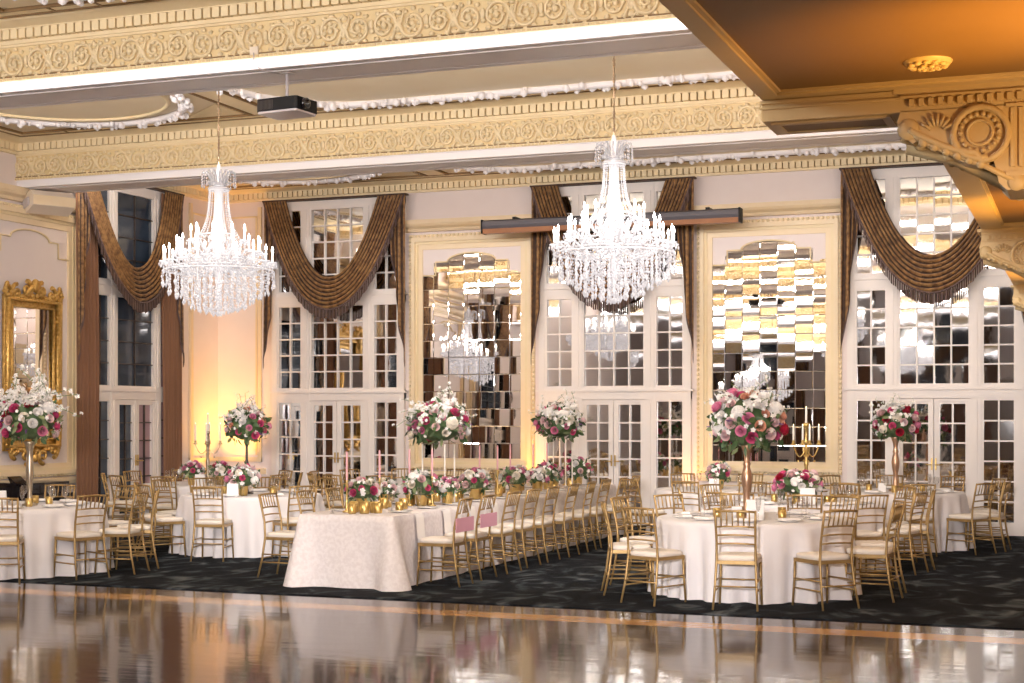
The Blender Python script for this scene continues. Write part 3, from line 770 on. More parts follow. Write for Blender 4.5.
# ================================================================== CHANDELIERS
def chandelier():
    """origin at the bottom tip; 1.83 tall, 1.44 wide, chain up to the ceiling"""
    r = thing('chandelier', 'x', 'chandelier')
    rn = random.Random(5)
    m = MB(); z = 1.84
    while z < 2.86:
        k = int(z*100) % 2
        m.tube([(.012*cos(a)*(1-k), .012*cos(a)*k, z+.028+.026*sin(a)) for a in [2*pi*i/8 for i in range(8)]], .005, 4, closed=True); z += .045
    m.tube([(0, 0, 1.84), (0, 0, 2.86)], .006, 5); m.lathe([(0, 2.86), (.07, 2.86), (.07, 2.84), (.03, 2.82), (0, 2.79)], 12); m.build('chain', CHAIN, r)
    m = MB(); m.lathe([(.02, 1.85), (.03, 1.80), (.05, 1.76), (.035, 1.70), (.055, 1.62), (.07, 1.56), (.05, 1.48), (.06, 1.2), (.085, 1.05), (.09, .95), (.06, .85), (.08, .75), (.13, .66), (.10, .58), (.05, .5), (.03, .3), (.01, .06)], 14); m.build('stem', CRYST, r)
    # crown: curved prongs with drops
    m = MB()
    for k in range(14):
        a = 2*pi*k/14; X = RZ(a)
        pts = [(.07, 0, 1.60), (.11, 0, 1.70), (.15, 0, 1.76), (.19, 0, 1.755), (.205, 0, 1.71)]
        m.tube(pts, [.012, .012, .011, .010, .006], 5, X=X)
        for q in range(4):
            v = X @ Vector((.205, 0, 1.69-.036*q)); m.octa(v, .011+.003*(q == 3), .019+.01*(q == 3))
        v = X @ Vector((.13, 0, 1.62)); m.octa(v, .012, .03)
    m.tube([(.10*cos(2*pi*k/24), .10*sin(2*pi*k/24), 1.60) for k in range(24)], .014, 5, closed=True); m.tube([(.12*cos(2*pi*k/24), .12*sin(2*pi*k/24), 1.55) for k in range(24)], .016, 5, closed=True)
    m.build('crown', CRYST2, r)
    # tent of bead strands
    m = MB()
    for k in range(22):
        a = 2*pi*k/22
        for i in range(24):
            t = i/23; q = .115+.02*t+.15*t**3.2; z = 1.53-.62*t
            m.octa((q*cos(a), q*sin(a), z), .0095, .0135)
    m.build('bead_strands', CRYST, r)['kind'] = 'stuff'
    for q, z in ((.12, 1.53), (.20, .99), (.34, .72), (.52, .60), (.66, .55)):
        m = MB(); m.tube([(q*cos(2*pi*k/32), q*sin(2*pi*k/32), z) for k in range(32)], .011, 5, closed=True); m.build('ring', CRYST, r)
    # swags of beads between rings
    m = MB()
    for (qa, za, qb, zb, n, off) in ((.25, .92, .52, .62, 16, 0), (.34, .74, .66, .57, 20, .1), (.14, .70, .34, .70, 14, .2)):
        for k in range(n):
            a = 2*pi*(k+off)/n
            for i in range(13):
                t = i/12; q = qa+(qb-qa)*t; z = za+(zb-za)*t-.09*sin(pi*t); m.octa((q*cos(a), q*sin(a), z), .009, .012)
    for (q, z, n) in ((.52, .62, 12), (.66, .58, 16), (.34, .74, 8)):
        for k in range(n):
            for i in range(9):
                t = i/8; a = 2*pi*(k+t)/n; m.octa((q*cos(a), q*sin(a), z-.10*sin(pi*t)), .009, .012)
    m.build('bead_swags', CRYST2, r)['kind'] = 'stuff'
    # tiers of hanging drops
    for q, z0, z1, n in ((.67, .54, .36, 32), (.60, .53, .27, 30), (.51, .52, .22, 30), (.42, .50, .16, 26), (.33, .48, .10, 22), (.24, .46, .06, 16), (.15, .42, .04, 10), (.07, .36, .02, 6)):
        m = MB()
        for k in range(n):
            a = 2*pi*(k+.5*rn.random())/n; x, y = q*cos(a), q*sin(a); ze = z1+rn.uniform(-.015, .02); z = z0
            j = 0
            while z > ze+.05: m.octa((x+rn.uniform(-.006, .006), y+rn.uniform(-.006, .006), z), .008+.007*((j+k) % 3 == 0), .014+.008*((j+k) % 3 == 0)); z -= .034; j += 1
            m.octa((x, y, ze+.02), .020, .040)
        m.build('crystal_tier', CRYST, r)['kind'] = 'stuff'
    MB().ball((0, 0, .035), .036, 10, 8).build('finial', CRYST, r)
    # arms with candles
    prev = {}
    for (n, R, zc, off) in ((18, .655, .635, 0), (14, .50, .76, .5), (9, .33, .90, .25)):
        am = MB(); pts = []
        for i in range(13):
            t = i/12; q = .09+(R-.09)*t; pts.append((q, 0, zc+.03-.16*sin(pi*min(1, t*1.15))*(1-.3*t)-.02*(1-t)))
        pts[-1] = (R, 0, zc)
        am.tube(pts, .013, 5)
        am.lathe([(.012, -.012), (.05, .004), (.058, .022), (.05, .016), (.014, .010)], 10, (R, 0, zc))
        for k in range(6):
            a = 2*pi*k/6; am.octa((R+.054*cos(a), .054*sin(a), zc-.02), .009, .026)
        for k in range(2): am.octa((R, 0, zc-.05-.03*k), .011, .018)
        me = am.mesh('arm', CRYST)
        cm = MB(); cm.lathe([(.011, .012), (.011, .135), (.006, .14)], 8, (R, 0, zc))
        cm.lathe([(.005, .138), (.0125, .155), (.0125, .178), (.007, .20), (0, .218)], 8, (R, 0, zc), mi=1)
        ce = cm.mesh('candle', [SLEEVE, BULB])
        for k in range(n):
            o = link('arm', me, r, None, (0, 0, 2*pi*(k+off)/n)); link('candle', ce, o)
    return r
c0 = chandelier(); c0.location = (-9.89, 16.0, 3.01); c0['label'] = 'crystal chandelier hanging before the amber-lit corner'
dup(c0, (-4.88, 16.0, 3.03), 0, 'crystal chandelier hanging before the projection screen bar')
for x_, y_, d_ in ((-13.7, 14.45, 'by the side wall'), (-9.83, 4.6, 'over the polished floor'), (-4.75, 4.6, 'beside the balcony')): dup(c0, (x_, y_, 3.02), 0, 'crystal chandelier %s reflected in the pier mirrors' % d_)

# ================================================================== CHAIRS
def chair_parts(detail):
    P = {}
    HB = .92
    for nm, sx in (('a', -1), ('b', 1)):
        P['rear'+nm] = MB().tube([(sx*.205, -.275, 0), (sx*.190, -.225, .22), (sx*.180, -.195, .45), (sx*.178, -.205, .62), (sx*.182, -.245, .80), (sx*.186, -.275, HB)], [.010, .0125, .0135, .0125, .0125, .011], 7)
        P['front'+nm] = MB().tube([(sx*.200, .205, 0), (sx*.190, .190, .25), (sx*.185, .185, .44)], [.010, .0125, .014], 7)
    m = MB()
    out = [(-.190, .205), (.190, .205), (.200, .19), (.186, -.19), (.17, -.205), (-.17, -.205), (-.186, -.19), (-.200, .19)]
    m.prism([(x, y, .418) for x, y in out[::-1]], (0, 0, .034))
    P['frame'] = m
    m = MB(); rows = []
    for (k, z) in ((1.0, .452), (1.035, .462), (1.045, .478), (1.01, .495), (.85, .503), (.4, .507)):
        n = 20; rw = []
        for j in range(n):
            a = 2*pi*j/n; e = .38; cx, cy = cos(a), sin(a)
            rw.append((.192*k*abs(cx)**e*(1 if cx > 0 else -1)*(1+.04*cy), .195*k*abs(cy)**e*(1 if cy > 0 else -1), z))
        rows.append(rw)
    m.grid(rows, True); n0 = len(m.V)-20; m.f([n0+i for i in range(20)], True)
    P['cush'] = m
    def yb(z): return -.205-.07*max(0, (z-.62))/.30
    def rail(z, bow, r): return MB().tube([(-.183, yb(z), z), (-.09, yb(z)-bow*.8, z+.006), (0, yb(z)-bow, z+.008), (.09, yb(z)-bow*.8, z+.006), (.183, yb(z), z)], r, 6)
    P['top'] = rail(.908, .018, .0125)
    P['rails'] = [rail(z, .016, .0095) for z in (.765, .685, .605)]
    P['spin'] = []
    for k in range(6):
        x = -.13+.052*k; P['spin'].append(MB().tube([(x, yb(.765)-.013, .77), (x, yb(.84)-.015, .84), (x, yb(.905)-.016, .91)], [.006, .0085, .006], 5))
    st = []
    for z in (.17, .26):
        for sx in (-1, 1): st.append(MB().tube([(sx*.194, -.23, z), (sx*.193, .195, z)], .0085, 5))
    st.append(MB().tube([(-.194, .196, .24), (.194, .196, .24)], .0085, 5)); st.append(MB().tube([(-.195, -.235, .215), (.195, -.235, .215)], .0085, 5))
    P['str'] = st
    return P
CP = chair_parts(True)
def chair_near():
    r = thing('chiavari_chair', 'x', 'chair')
    for k in ('reara', 'rearb', 'fronta', 'frontb'): CP[k].build('leg', CHG, r)
    CP['frame'].build('seat_frame', CHG, r); CP['cush'].build('seat_cushion', CUSH, r)
    CP['top'].build('top_rail', CHG, r)
    for q in CP['rails']: q.build('back_rail', CHG, r)
    for q in CP['spin']: q.build('spindle', CHG, r)
    for q in CP['str']: q.build('stretcher', CHG, r)
    return r
I4 = Matrix.Identity(4)
def chair_far():
    r = thing('chiavari_chair', 'x', 'chair')
    for k in ('reara', 'rearb', 'fronta', 'frontb'): CP[k].build('leg', CHG, r)
    m = MB().add(CP['frame'], I4)
    for q in CP['str']: m.add(q, I4)
    m.build('seat_frame', CHG, r); CP['cush'].build('seat_cushion', CUSH, r)
    m = MB().add(CP['top'], I4)
    for q in CP['rails']+CP['spin']: m.add(q, I4)
    m.build('backrest', CHG, r)
    return r
PROTO = {}
def place_chair(kind, x, y, face, label, group):
    """face = direction (radians, world) the sitter looks at"""
    rz = face-pi/2
    if kind not in PROTO:
        PROTO[kind] = (chair_near if kind == 'near' else chair_far)(); r = PROTO[kind]
        r.location = (x, y, .010); r.rotation_euler = (0, 0, rz); r['label'] = label; r['group'] = group
        return r
    return dup(PROTO[kind], (x, y, .010), rz, label, group)

# ================================================================== TABLES
def cloth_round(x, y, R, label, seed, group='round white tablecloths'):
    rn = random.Random(seed); n = 180; H = .765
    ph = [(rn.choice((13, 15, 17, 19, 22, 26)), rn.uniform(0, 6.28), rn.uniform(.3, 1)) for _ in range(4)]
    tot = sum(p[2] for p in ph)
    rows = [[(q*cos(2*pi*j/n), q*sin(2*pi*j/n), H) for j in range(n)] for q in (.001, R*.4, R*.8, R-.012)]
    for k in range(15):
        t = k/14; rw = []
        for j in range(n):
            a = 2*pi*j/n; w = sum(p[2]*sin(p[0]*a+p[1]) for p in ph)/tot
            q = R+.008*min(1, k)+.045*t+.13*t**.8*w
            rw.append((q*cos(a), q*sin(a), H-.006-(H-.018)*t))
        rows.append(rw)
    m = MB().grid(rows, True)
    o = m.build('tablecloth', LINEN, None, (x, y, 0)); tag(o, label, 'tablecloth', group); return o
TD = {
 'T1': (-3.21, 15.36, 'copper-vase table beside the polished floor'),
 'T2': (-3.19, 18.26, 'table with gold candelabrum'),
 'T3': (-2.49, 21.40, 'copper-vase table by mirrored doors'),
 'T4': (-4.90, 21.20, 'small-bouquet table under pier mirror'),
 'T5': (-11.62, 14.45, 'glass-vase table near the gilt mirror'),
 'T6': (-10.38, 17.60, 'dark-stem bouquet table'),
 'T7': (-9.95, 21.50, 'bare table by mirrored doors'),
 'T8': (-12.70, 20.10, 'silver candelabrum table'),
}
for i, (k, (x, y, d)) in enumerate(TD.items()):
    cloth_round(x, y, .97 if k in ('T1', 'T5') else .915, 'floor-length white round cloth of the '+d, 20+i)
# long table cloth
LX0, LX1, LY0, LY1 = -7.81, -6.71, 14.20, 22.1
def long_cloth():
    H = .765; rc = .03; path = []
    def arc(cx, cy, a0):
        for i in range(6):
            a = a0+pi/2*i/5; path.append((cx+rc*cos(a), cy+rc*sin(a), cos(a), sin(a), 1.0))
    def line(x0, y0, x1, y1, nx, ny, n):
        for i in range(1, n):
            t = i/n; path.append((x0+(x1-x0)*t, y0+(y1-y0)*t, nx, ny, max(0, 1-min(t, 1-t)*n*.09/ .35)))
    arc(LX1-rc, LY0+rc, -pi/2); line(LX1, LY0+rc, LX1, LY1-rc, 1, 0, 150); arc(LX1-rc, LY1-rc, 0); line(LX1-rc, LY1, LX0+rc, LY1, 0, 1, 24)
    arc(LX0+rc, LY1-rc, pi/2); line(LX0, LY1-rc, LX0, LY0+rc, -1, 0, 150); arc(LX0+rc, LY0+rc, pi); line(LX0+rc, LY0, LX1-rc, LY0, 0, -1, 24)
    n = len(path); rows = []
    cx, cy = (LX0+LX1)/2, (LY0+LY1)/2
    for q in (.5, .98): rows.append([(cx+(p[0]-cx)*q, cy+(p[1]-cy)*q, H) for p in path])
    for k in range(12):
        t = k/11; rw = []
        for j, p in enumerate(path):
            w = sin(j*.55)+.6*sin(j*.23+1)
            off = .035*t+.016*t*w+.155*t*p[4]
            rw.append((p[0]+p[2]*off, p[1]+p[3]*off, H-.004-(H-.016)*t))
        rows.append(rw)
    m = MB().grid(rows, True); n0 = 0; m.f([i for i in range(n)][::-1], False)
    return m.build('tablecloth', LACE)
tag(long_cloth(), 'patterned white floor-length cloth of the long banquet table', 'tablecloth')

ORD = ['first', 'second', 'third', 'fourth', 'fifth', 'sixth', 'seventh', 'eighth', 'ninth', 'tenth', 'eleventh']
# chairs around the round tables: (angle, distance of seat centre, turn)
RING = {
 'T1': [(-84, 1.30, 0), (-48, 1.30, 4), (-10, 1.22, 5), (24, 1.25, 0), (60, 1.22, 0), (108, 1.22, 3), (140, 1.22, 0), (170, 1.25, 0), (-153, 1.27, -6), (-120, 1.38, 6)],
 'T2': [(-80, 1.22, 0), (-51, 1.26, 0), (-20, 1.22, 6), (8, 1.22, 0), (44, 1.22, 0), (80, 1.22, 0), (116, 1.22, 0), (152, 1.22, 0), (-165, 1.22, 0), (-120, 1.22, 0)],
 'T3': [(-72, 1.28, 0), (-34, 1.22, 0), (-7, 1.22, 0), (28, 1.22, 0), (64, 1.22, 0), (100, 1.22, 0), (136, 1.22, 0), (-150, 1.22, 0), (-108, 1.22, 0)],
 'T4': [(-95, 1.22, 0), (-60, 1.22, 0), (45, 1.22, 0), (85, 1.22, 0), (125, 1.22, 0), (-132, 1.22, 0)],
 'T5': [(-58, 1.30, 0), (-18, 1.19, -4), (11, 1.25, 0), (35, 1.31, 0), (74, 1.3, 0), (110, 1.3, 0), (146, 1.3, 0), (-178, 1.3, 0), (-142, 1.3, 0), (-102, 1.3, 0)],
 'T6': [(-82, 1.22, 8), (-34, 1.22, 0), (4, 1.22, 0), (40, 1.22, 0), (76, 1.22, 0), (112, 1.22, 0), (148, 1.22, 0), (176, 1.22, 0), (-152, 1.22, 0), (-122, 1.24, 0)],
 'T7': [(-80, 1.22, 0), (-44, 1.22, 0), (42, 1.22, 0), (80, 1.22, 0), (116, 1.22, 0), (152, 1.22, 0), (-172, 1.22, 0), (-140, 1.22, 0), (-112, 1.22, 0)],
 'T8': [(-80, 1.22, 0), (-44, 1.22, 0), (-10, 1.22, 0), (26, 1.22, 0), (62, 1.22, 0), (98, 1.22, 0), (134, 1.22, 0), (170, 1.22, 0), (-150, 1.22, 0), (-115, 1.22, 0)],
}
for k, L in RING.items():
    x, y, d = TD[k]; near = k in ('T1', 'T2', 'T5', 'T6', 'T3')
    L = sorted(L, key=lambda q: -((q[0]+90+18) % 360) if False else ((-(q[0])-90+18) % 360))
    for i, (a, R, tn_) in enumerate(L):
        A = radians(a)
        lab = 'gold chair at the %s, %s clockwise from aisle edge' % (d, ORD[i])
        place_chair('near' if near else 'far', x+R*cos(A), y+R*sin(A), A+pi+radians(tn_), lab, 'gold chairs at the '+d)
aisle = []
for i in range(10):
    y = 14.82+.73*i+random.uniform(-.02, .02)
    aisle.append(place_chair('near', -6.44+random.uniform(-.02, .02), y, pi+random.uniform(-.05, .05), 'gold chair %s in the row facing away from the aisle along the long table' % ORD[i], 'gold chairs along the open side of the long table'))
for i in range(10):
    y = 14.95+.73*i+random.uniform(-.02, .02)
    place_chair('near' if i < 4 else 'far', -8.28+(-.06 if i == 0 else 0), y, random.uniform(-.05, .05), 'gold chair on the window-wall side of the long table, %s from polished floor' % ORD[i], 'gold chairs along the window side of the long table')
# pink signs hung on the first two aisle chairs
for i, w in ((0, 'first'), (1, 'second')):
    c = aisle[i]; r = thing('chair_sign', 'pink sign hanging on white ribbon from the %s aisle chair of the long table' % w, 'sign', (c.location.x+.305, c.location.y-.10, -.035), pi/2, 'pink signs on aisle chairs')
    m = MB().box((-.24, -.004, .625), (.24, .004, .772)); m.build('board', PINK, r, None, (0, 0, 0))
    m = MB()
    for s in (-1, 1):
        a, b = Vector((s*.14, -.006, .77)), Vector((s*.03+.09, .030, .96))
        m.prism([a+Vector((-.016, 0, 0)), a+Vector((.016, 0, 0)), b+Vector((.016, 0, 0)), b+Vector((-.016, 0, 0))], (0, -.002, 0))
    m.box((.03, .020, .955), (.15, .065, .963)); m.build('ribbon', RIBB, r)
# ================================================================== FLOWERS
def petal(m, th, w, r0, r1, h0, h1, lip, mi=0, nu=3, nv=3):
    rows = []
    for i in range(nv+1):
        t = i/nv; rr = r0+(r1-r0)*sin(t*pi/2)+lip*t**4; z = h0+(h1-h0)*t-(.35*lip)*t**4; ww = w*(.55+.45*sin(min(1, t*1.25)*pi/2))*(1 if t < .8 else .86)
        rows.append([(rr*cos(th+ww*(2*j/nu-1)), rr*sin(th+ww*(2*j/nu-1)), z-(.03*abs(2*j/nu-1)**2 if i == nv else 0)) for j in range(nu+1)])
    m.grid(rows)
def rose_mesh(open_=1.):
    m = MB()
    m.ball((0, 0, .22), .13, 7, 4, (1, 1, 1.3))
    for (n, r1, h0, h1, lip, w, o) in ((4, .15, .05, .46, .0, .95, 0), (5, .24, .02, .46, .03, .78, .4), (6, .33, -.02, .42, .05, .66, .9), (7, .41, -.08, .30, .08, .56, .2), (8, .45, -.14, .14, .08, .48, .5)):
        for k in range(n): petal(m, o+2*pi*k/n, w, .06, r1*open_, h0-.1, h1, lip)
    return m
def hydrangea_mesh():
    m = MB(); rn = random.Random(8); N = 70
    m.ball((0, 0, .05), .33, 8, 6)
    for i in range(N):
        z = 1-1.55*(i+.5)/N; a = i*2.39996; q = sqrt(max(0, 1-z*z)); nrm = Vector((q*cos(a), q*sin(a), z)); c = nrm*.43+Vector((0, 0, .05))
        u = nrm.orthogonal().normalized(); v = nrm.cross(u); s = rn.uniform(0, 1.5)
        for k in range(4):
            t = s+pi/2*k; d = u*cos(t)+v*sin(t); e = nrm.cross(d)
            m.quad(c, c+d*.08+e*.065+nrm*.035, c+d*.14-nrm*.01, c+d*.08-e*.065+nrm*.035)
    return m
def orchid_mesh():
    m = MB(); rn = random.Random(9)
    pts = [(.011*i*i*.75, .012*sin(i*.9), .085*i-.0022*i*i) for i in range(11)]
    m.tube(pts, .008, 5, mi=1)
    for i in range(1, 11):
        p = Vector(pts[i]); a = i*2.4
        for q in range(2):
            if i > 7 and q: continue
            a += 2.1+rn.random(); nrm = Vector((cos(a), sin(a), rn.uniform(-.2, .7))).normalized(); c = p+nrm*rn.uniform(.06, .15)
            m.tube([p, c], .004, 4, mi=1)
            u = nrm.orthogonal().normalized(); v = nrm.cross(u); sz = .115*(1-.045*i)*rn.uniform(.8, 1.15)
            for k in range(5):
                t = 2*pi*k/5+rn.random()*.3; d = u*cos(t)+v*sin(t); e = nrm.cross(d)
                m.quad(c, c+d*sz*.6+e*sz*.42+nrm*.02, c+d*sz*1.15-nrm*.015, c+d*sz*.6-e*sz*.42+nrm*.02)
            m.ball(c+nrm*.015, .016, 5, 3)
    return m
def spike_mesh():
    m = MB(); m.tube([(0, 0, 0), (.02, 0, .35), (.06, 0, .7)], .012, 5, mi=1)
    rn = random.Random(3)
    for i in range(26):
        t = .2+.8*i/25; a = i*2.4; m.ball((.06*t*t+.07*cos(a)*(1.1-t), .07*sin(a)*(1.1-t), .7*t), .035*(1.15-.5*t), 5, 3, (1, 1, 1.3))
    return m
ME = {}
for c in FLC:
    ME['rose', c] = rose_mesh().mesh('rose', FLC[c]); ME['hydrangea', c] = None
ME['hydrangea', 'white'] = hydrangea_mesh().mesh('hydrangea', FLC['white']); ME['hydrangea', 'cream'] = hydrangea_mesh().mesh('hydrangea', FLC['cream'])
ME['orchid', 'white'] = orchid_mesh().mesh('orchid_spray', [FLC['white'], STEM])
ME['spike', 'plum'] = spike_mesh().mesh('flower_spike', [FLC['plum'], STEM])
def orient(n, spin):
    q = Vector(n).to_track_quat('Z', 'Y'); return (q.to_matrix() @ Matrix.Rotation(spin, 3, 'Z')).to_euler()
def bouquet(parent, c, rx, rz, seed, nrose, nhyd, nspray, nspike, nleaf, mix, rs=.105, hs=.17, ss=.42, low=-.55):
    rn = random.Random(seed); c = Vector(c); N = nrose+nhyd
    kinds = ['h']*nhyd+['r']*nrose; rn.shuffle(kinds)
    for i in range(N):
        z = 1-(1-low)*(i+.5)/N; a = i*2.39996+seed; q = sqrt(max(0, 1-z*z))
        n = Vector((q*cos(a), q*sin(a), z)); k = rn.uniform(.84, 1.05)
        p = c+Vector((n.x*rx*k, n.y*rx*k, n.z*rz*k))
        if kinds[i] == 'h':
            o = link('hydrangea', ME['hydrangea', rn.choice(('white', 'white', 'cream'))], parent, p-n*.03, orient(n, rn.random()*6)); o.scale = (hs*rn.uniform(.85, 1.1),)*3
        else:
            o = link('rose', ME['rose', rn.choice(mix)], parent, p, orient((n+Vector((0, 0, .25))).normalized(), rn.random()*6)); o.scale = (rs*rn.uniform(.8, 1.2),)*3
    for i in range(nspray):
        a = 2*pi*i/max(1, nspray)+rn.uniform(-.4, .4); n = Vector((cos(a)*rn.uniform(.25, 1), sin(a)*rn.uniform(.25, 1), rn.uniform(.35, 1.2))).normalized()
        o = link('orchid_spray', ME['orchid', 'white'], parent, c+Vector((n.x*rx*.6, n.y*rx*.6, n.z*rz*.6)), orient(n, rn.random()*6)); o.scale = (ss*rn.uniform(.85, 1.15),)*3
    for i in range(nspike):
        a = 2*pi*i/max(1, nspike)+rn.uniform(-.4, .4); n = Vector((cos(a), sin(a), rn.uniform(-.75, .1))).normalized()
        o = link('flower_spike', ME['spike', 'plum'], parent, c+Vector((n.x*rx*.8, n.y*rx*.8, n.z*rz*.8)), orient(n, rn.random()*6)); o.scale = (.17*rx/.33,)*3
    m = MB()
    m.ball(c, rx*.80, 12, 8, (1, 1, rz/rx), 0)
    for i in range(nleaf):
        z = rn.uniform(-.85, .95); a = rn.uniform(0, 2*pi); q = sqrt(1-z*z); n = Vector((q*cos(a), q*sin(a), z))
        p = c+Vector((n.x*rx, n.y*rx, n.z*rz))*rn.uniform(.80, 1.0)
        d = (n*rn.uniform(.3, 1)+Vector((rn.uniform(-1, 1), rn.uniform(-1, 1), rn.uniform(-1.1, .6)))*.8).normalized(); s = d.cross(n)
        s = s.normalized() if s.length > .05 else d.orthogonal().normalized(); up = s.cross(d)
        L = rn.uniform(.07, .135)*(rx/.33)**.5; W = L*rn.uniform(.16, .30); mi = 1 if rn.random() < .33 else 0
        b0 = len(m.V)
        for t, w in ((0, .15), (.35, 1), (.7, .8), (1, .02)):
            e = p+d*L*t-up*.25*L*t*t
            m.V += [e-s*W*w, e+up*W*.3*w*0+up*(-.15*W*w), e+s*W*w]
        for i2 in range(3):
            for j in range(2):
                a0 = b0+i2*3+j; m.f([a0, a0+1, a0+4, a0+3], True, mi)
    m.build('foliage', [LEAF, LEAF2], parent)
    m = MB()
    for i in range(int(nleaf*.8)):
        z = rn.uniform(-.5, 1); a = rn.uniform(0, 2*pi); q = sqrt(1-z*z); n = Vector((q*cos(a), q*sin(a), z))
        if rn.random() > .35+.5*max(0, z): continue
        p = c+Vector((n.x*rx, n.y*rx, n.z*rz))*rn.uniform(1.0, 1.16); u = n.orthogonal().normalized(); v = n.cross(u); sz = rn.uniform(.018, .032)
        for k in range(5):
            t = 2*pi*k/5; d = u*cos(t)+v*sin(t); e = n.cross(d)
            m.quad(p, p+d*sz*.6+e*sz*.45+n*.006, p+d*sz*1.15, p+d*sz*.6-e*sz*.45+n*.006)
    if m.V: m.build('filler_blossom', FLC['white'], parent)
MIXR = ('pink', 'hot', 'blush', 'blush', 'hot', 'white', 'red', 'pink')
MIXP = ('pink', 'blush', 'blush', 'hot', 'white', 'cream')
MIXT1 = ('pink', 'hot', 'blush', 'blush', 'peach', 'white', 'red', 'hot', 'pink')
TT = .766
def tall_vase(r, prof, mat, name='vase', n=20):
    MB().lathe(prof, n).build(name, mat, r)
COPV = [(0, 0), (.095, 0), (.10, .015), (.085, .03), (.055, .045), (.04, .07), (.05, .09), (.036, .11), (.03, .18), (.035, .26), (.05, .33), (.056, .40), (.048, .46), (.032, .52), (.042, .545), (.032, .565), (.027, .60), (.036, .66), (.05, .70), (.066, .74), (.06, .75), (0, .75)]
GLSV = [(0, 0), (.085, 0), (.09, .012), (.05, .03), (.022, .06), (.03, .10), (.024, .15), (.03, .22), (.042, .30), (.046, .40), (.04, .52), (.034, .62), (.05, .70), (.075, .74), (0, .74)]
# -- copper vase table by the polished floor
def tall(name, key, off, label, prof, mat, ce, rx, rz, seed, nr, nh, ns, nk, nl, mix, **k):
    x, y = (TD[key][0]+off[0], TD[key][1]+off[1]); r = thing(name, label, 'flower arrangement', (x, y, TT), 0, 'tall flower centrepieces')
    tall_vase(r, prof, mat)
    bouquet(r, (0, 0, ce), rx, rz, seed, nr, nh, ns, nk, nl, mix, **k)
    return r
tall('tall_flower_centrepiece', 'T1', (-.06, 0), 'tall copper vase of pink, white and crimson blooms on the table beside the polished floor', COPV, COPPER, .97, .36, .31, 3, 42, 7, 14, 6, 200, MIXT1, rs=.11, hs=.165, ss=.33)
tall('tall_flower_centrepiece', 'T5', (.15, .02), 'tall slim glass vase of roses and white orchid sprays before the gilt mirror', GLSV, SILVER, .98, .33, .27, 5, 36, 5, 20, 5, 200, MIXR, rs=.10, hs=.15, ss=.46)
tall('tall_flower_centrepiece', 'T3', (0, 0), 'tall copper vase of crimson and white roses before the end mirrored doors', COPV, COPPER, .93, .29, .25, 9, 34, 4, 10, 3, 160, ('hot', 'red', 'pink', 'white', 'white', 'blush', 'red'), rs=.10, hs=.14, ss=.30)
DRKV = [(0, 0), (.09, 0), (.09, .012), (.03, .03), (.018, .08), (.022, .2), (.018, .35), (.03, .40), (.018, .45), (.016, .62), (.025, .70), (.06, .745), (0, .745)]
tall('tall_flower_centrepiece', 'T6', (-.10, .05), 'tall dark-stemmed centrepiece of dark foliage and pink roses against the amber-lit wall', DRKV, BLACKM, .90, .27, .24, 13, 28, 5, 12, 3, 220, ('pink', 'hot', 'blush', 'white', 'white', 'peach'), rs=.09, hs=.13, ss=.30)
def stand_arr(x, y, label, seed, rx):
    r = thing('tall_flower_centrepiece', label, 'flower arrangement', (x, y, TT), 0, 'tall flower centrepieces')
    for sx in (-1, 1):
        for sy in (-1, 1): MB().box((sx*.145-.007, sy*.145-.007, 0), (sx*.145+.007, sy*.145+.007, .70)).build('stand_leg', ACRYL if False else WAXW, r)
    m = MB()
    m.box((-.155, -.155, .70), (.155, .155, .715)); m.build('stand_top', ACRYL, r)
    bouquet(r, (0, 0, .93), rx, .25, seed, 36, 7, 13, 2, 200, MIXP+('pink', 'hot'), rs=.10, hs=.16, ss=.33)
stand_arr(-7.25, 16.62, 'tall pink and white arrangement on clear stand, on the long table near its front', 21, .36)
stand_arr(-7.20, 20.90, 'tall rose arrangement on clear stand at the far end of the long table', 33, .33)
# -- low arrangements
CUPV = [(0, 0), (.055, 0), (.06, .01), (.062, .03), (.075, .14), (.08, .15), (.07, .15), (0, .14)]
def low(x, y, label, seed, rx, rz, mix, nr=13, nh=3, vase=GOLDM, vs=1., group='low flower arrangements', ns=0, rs=.085, hs=.12, nl=80):
    r = thing('low_flower_arrangement', label, 'flower arrangement', (x, y, TT), 0, group)
    MB().lathe([(a*vs, b*vs) for a, b in CUPV], 16).build('vase', vase, r)
    bouquet(r, (0, 0, .15*vs+rz*.55), rx, rz, seed, nr, nh, ns, 0, nl, mix, rs=rs, hs=hs, low=-.35, ss=.25)
lowL = [(-7.42, 14.95, .17, 'at the front end of the long table'), (-7.20, 16.02, .21, 'second along the long table'), (-7.02, 16.35, .13, 'beside the clear stand on the long table'), (-7.15, 17.50, .19, 'with many white blooms, mid long table'), (-7.12, 18.85, .19, 'mid long table below the pier mirror'), (-6.98, 19.35, .14, 'small, mid long table by the pink tapers'), (-7.15, 20.25, .18, 'before the far clear stand of the long table'), (-7.20, 21.75, .22, 'pink, at the far end of the long table'), (-7.45, 15.6, .13, 'small, on the long table toward the window wall')]
for i, (x, y, q, d) in enumerate(lowL):
    low(x, y, 'gold cup of pink and white flowers '+d, 40+i, q, q*.75, MIXP+(('hot', 'pink') if i in (0, 7, 1) else ()), nr=14 if q > .15 else 8, nh=3 if i != 3 else 6)
low(TD['T2'][0]-.02, TD['T2'][1]-.32, 'wide low pink and crimson bouquet on the gold candelabrum table', 60, .27, .15, MIXR, nr=20, nh=3, rs=.10)
low(TD['T4'][0], TD['T4'][1]-.05, 'small low pink and white bouquet under the pier mirror', 61, .17, .14, MIXP, nr=12, nh=2)
low(TD['T6'][0]+.12, TD['T6'][1]-.42, 'low round bouquet topped by a large pink bloom on the dark-stem table', 62, .21, .15, ('pink', 'hot', 'blush', 'white', 'blush'), nr=16, nh=3)
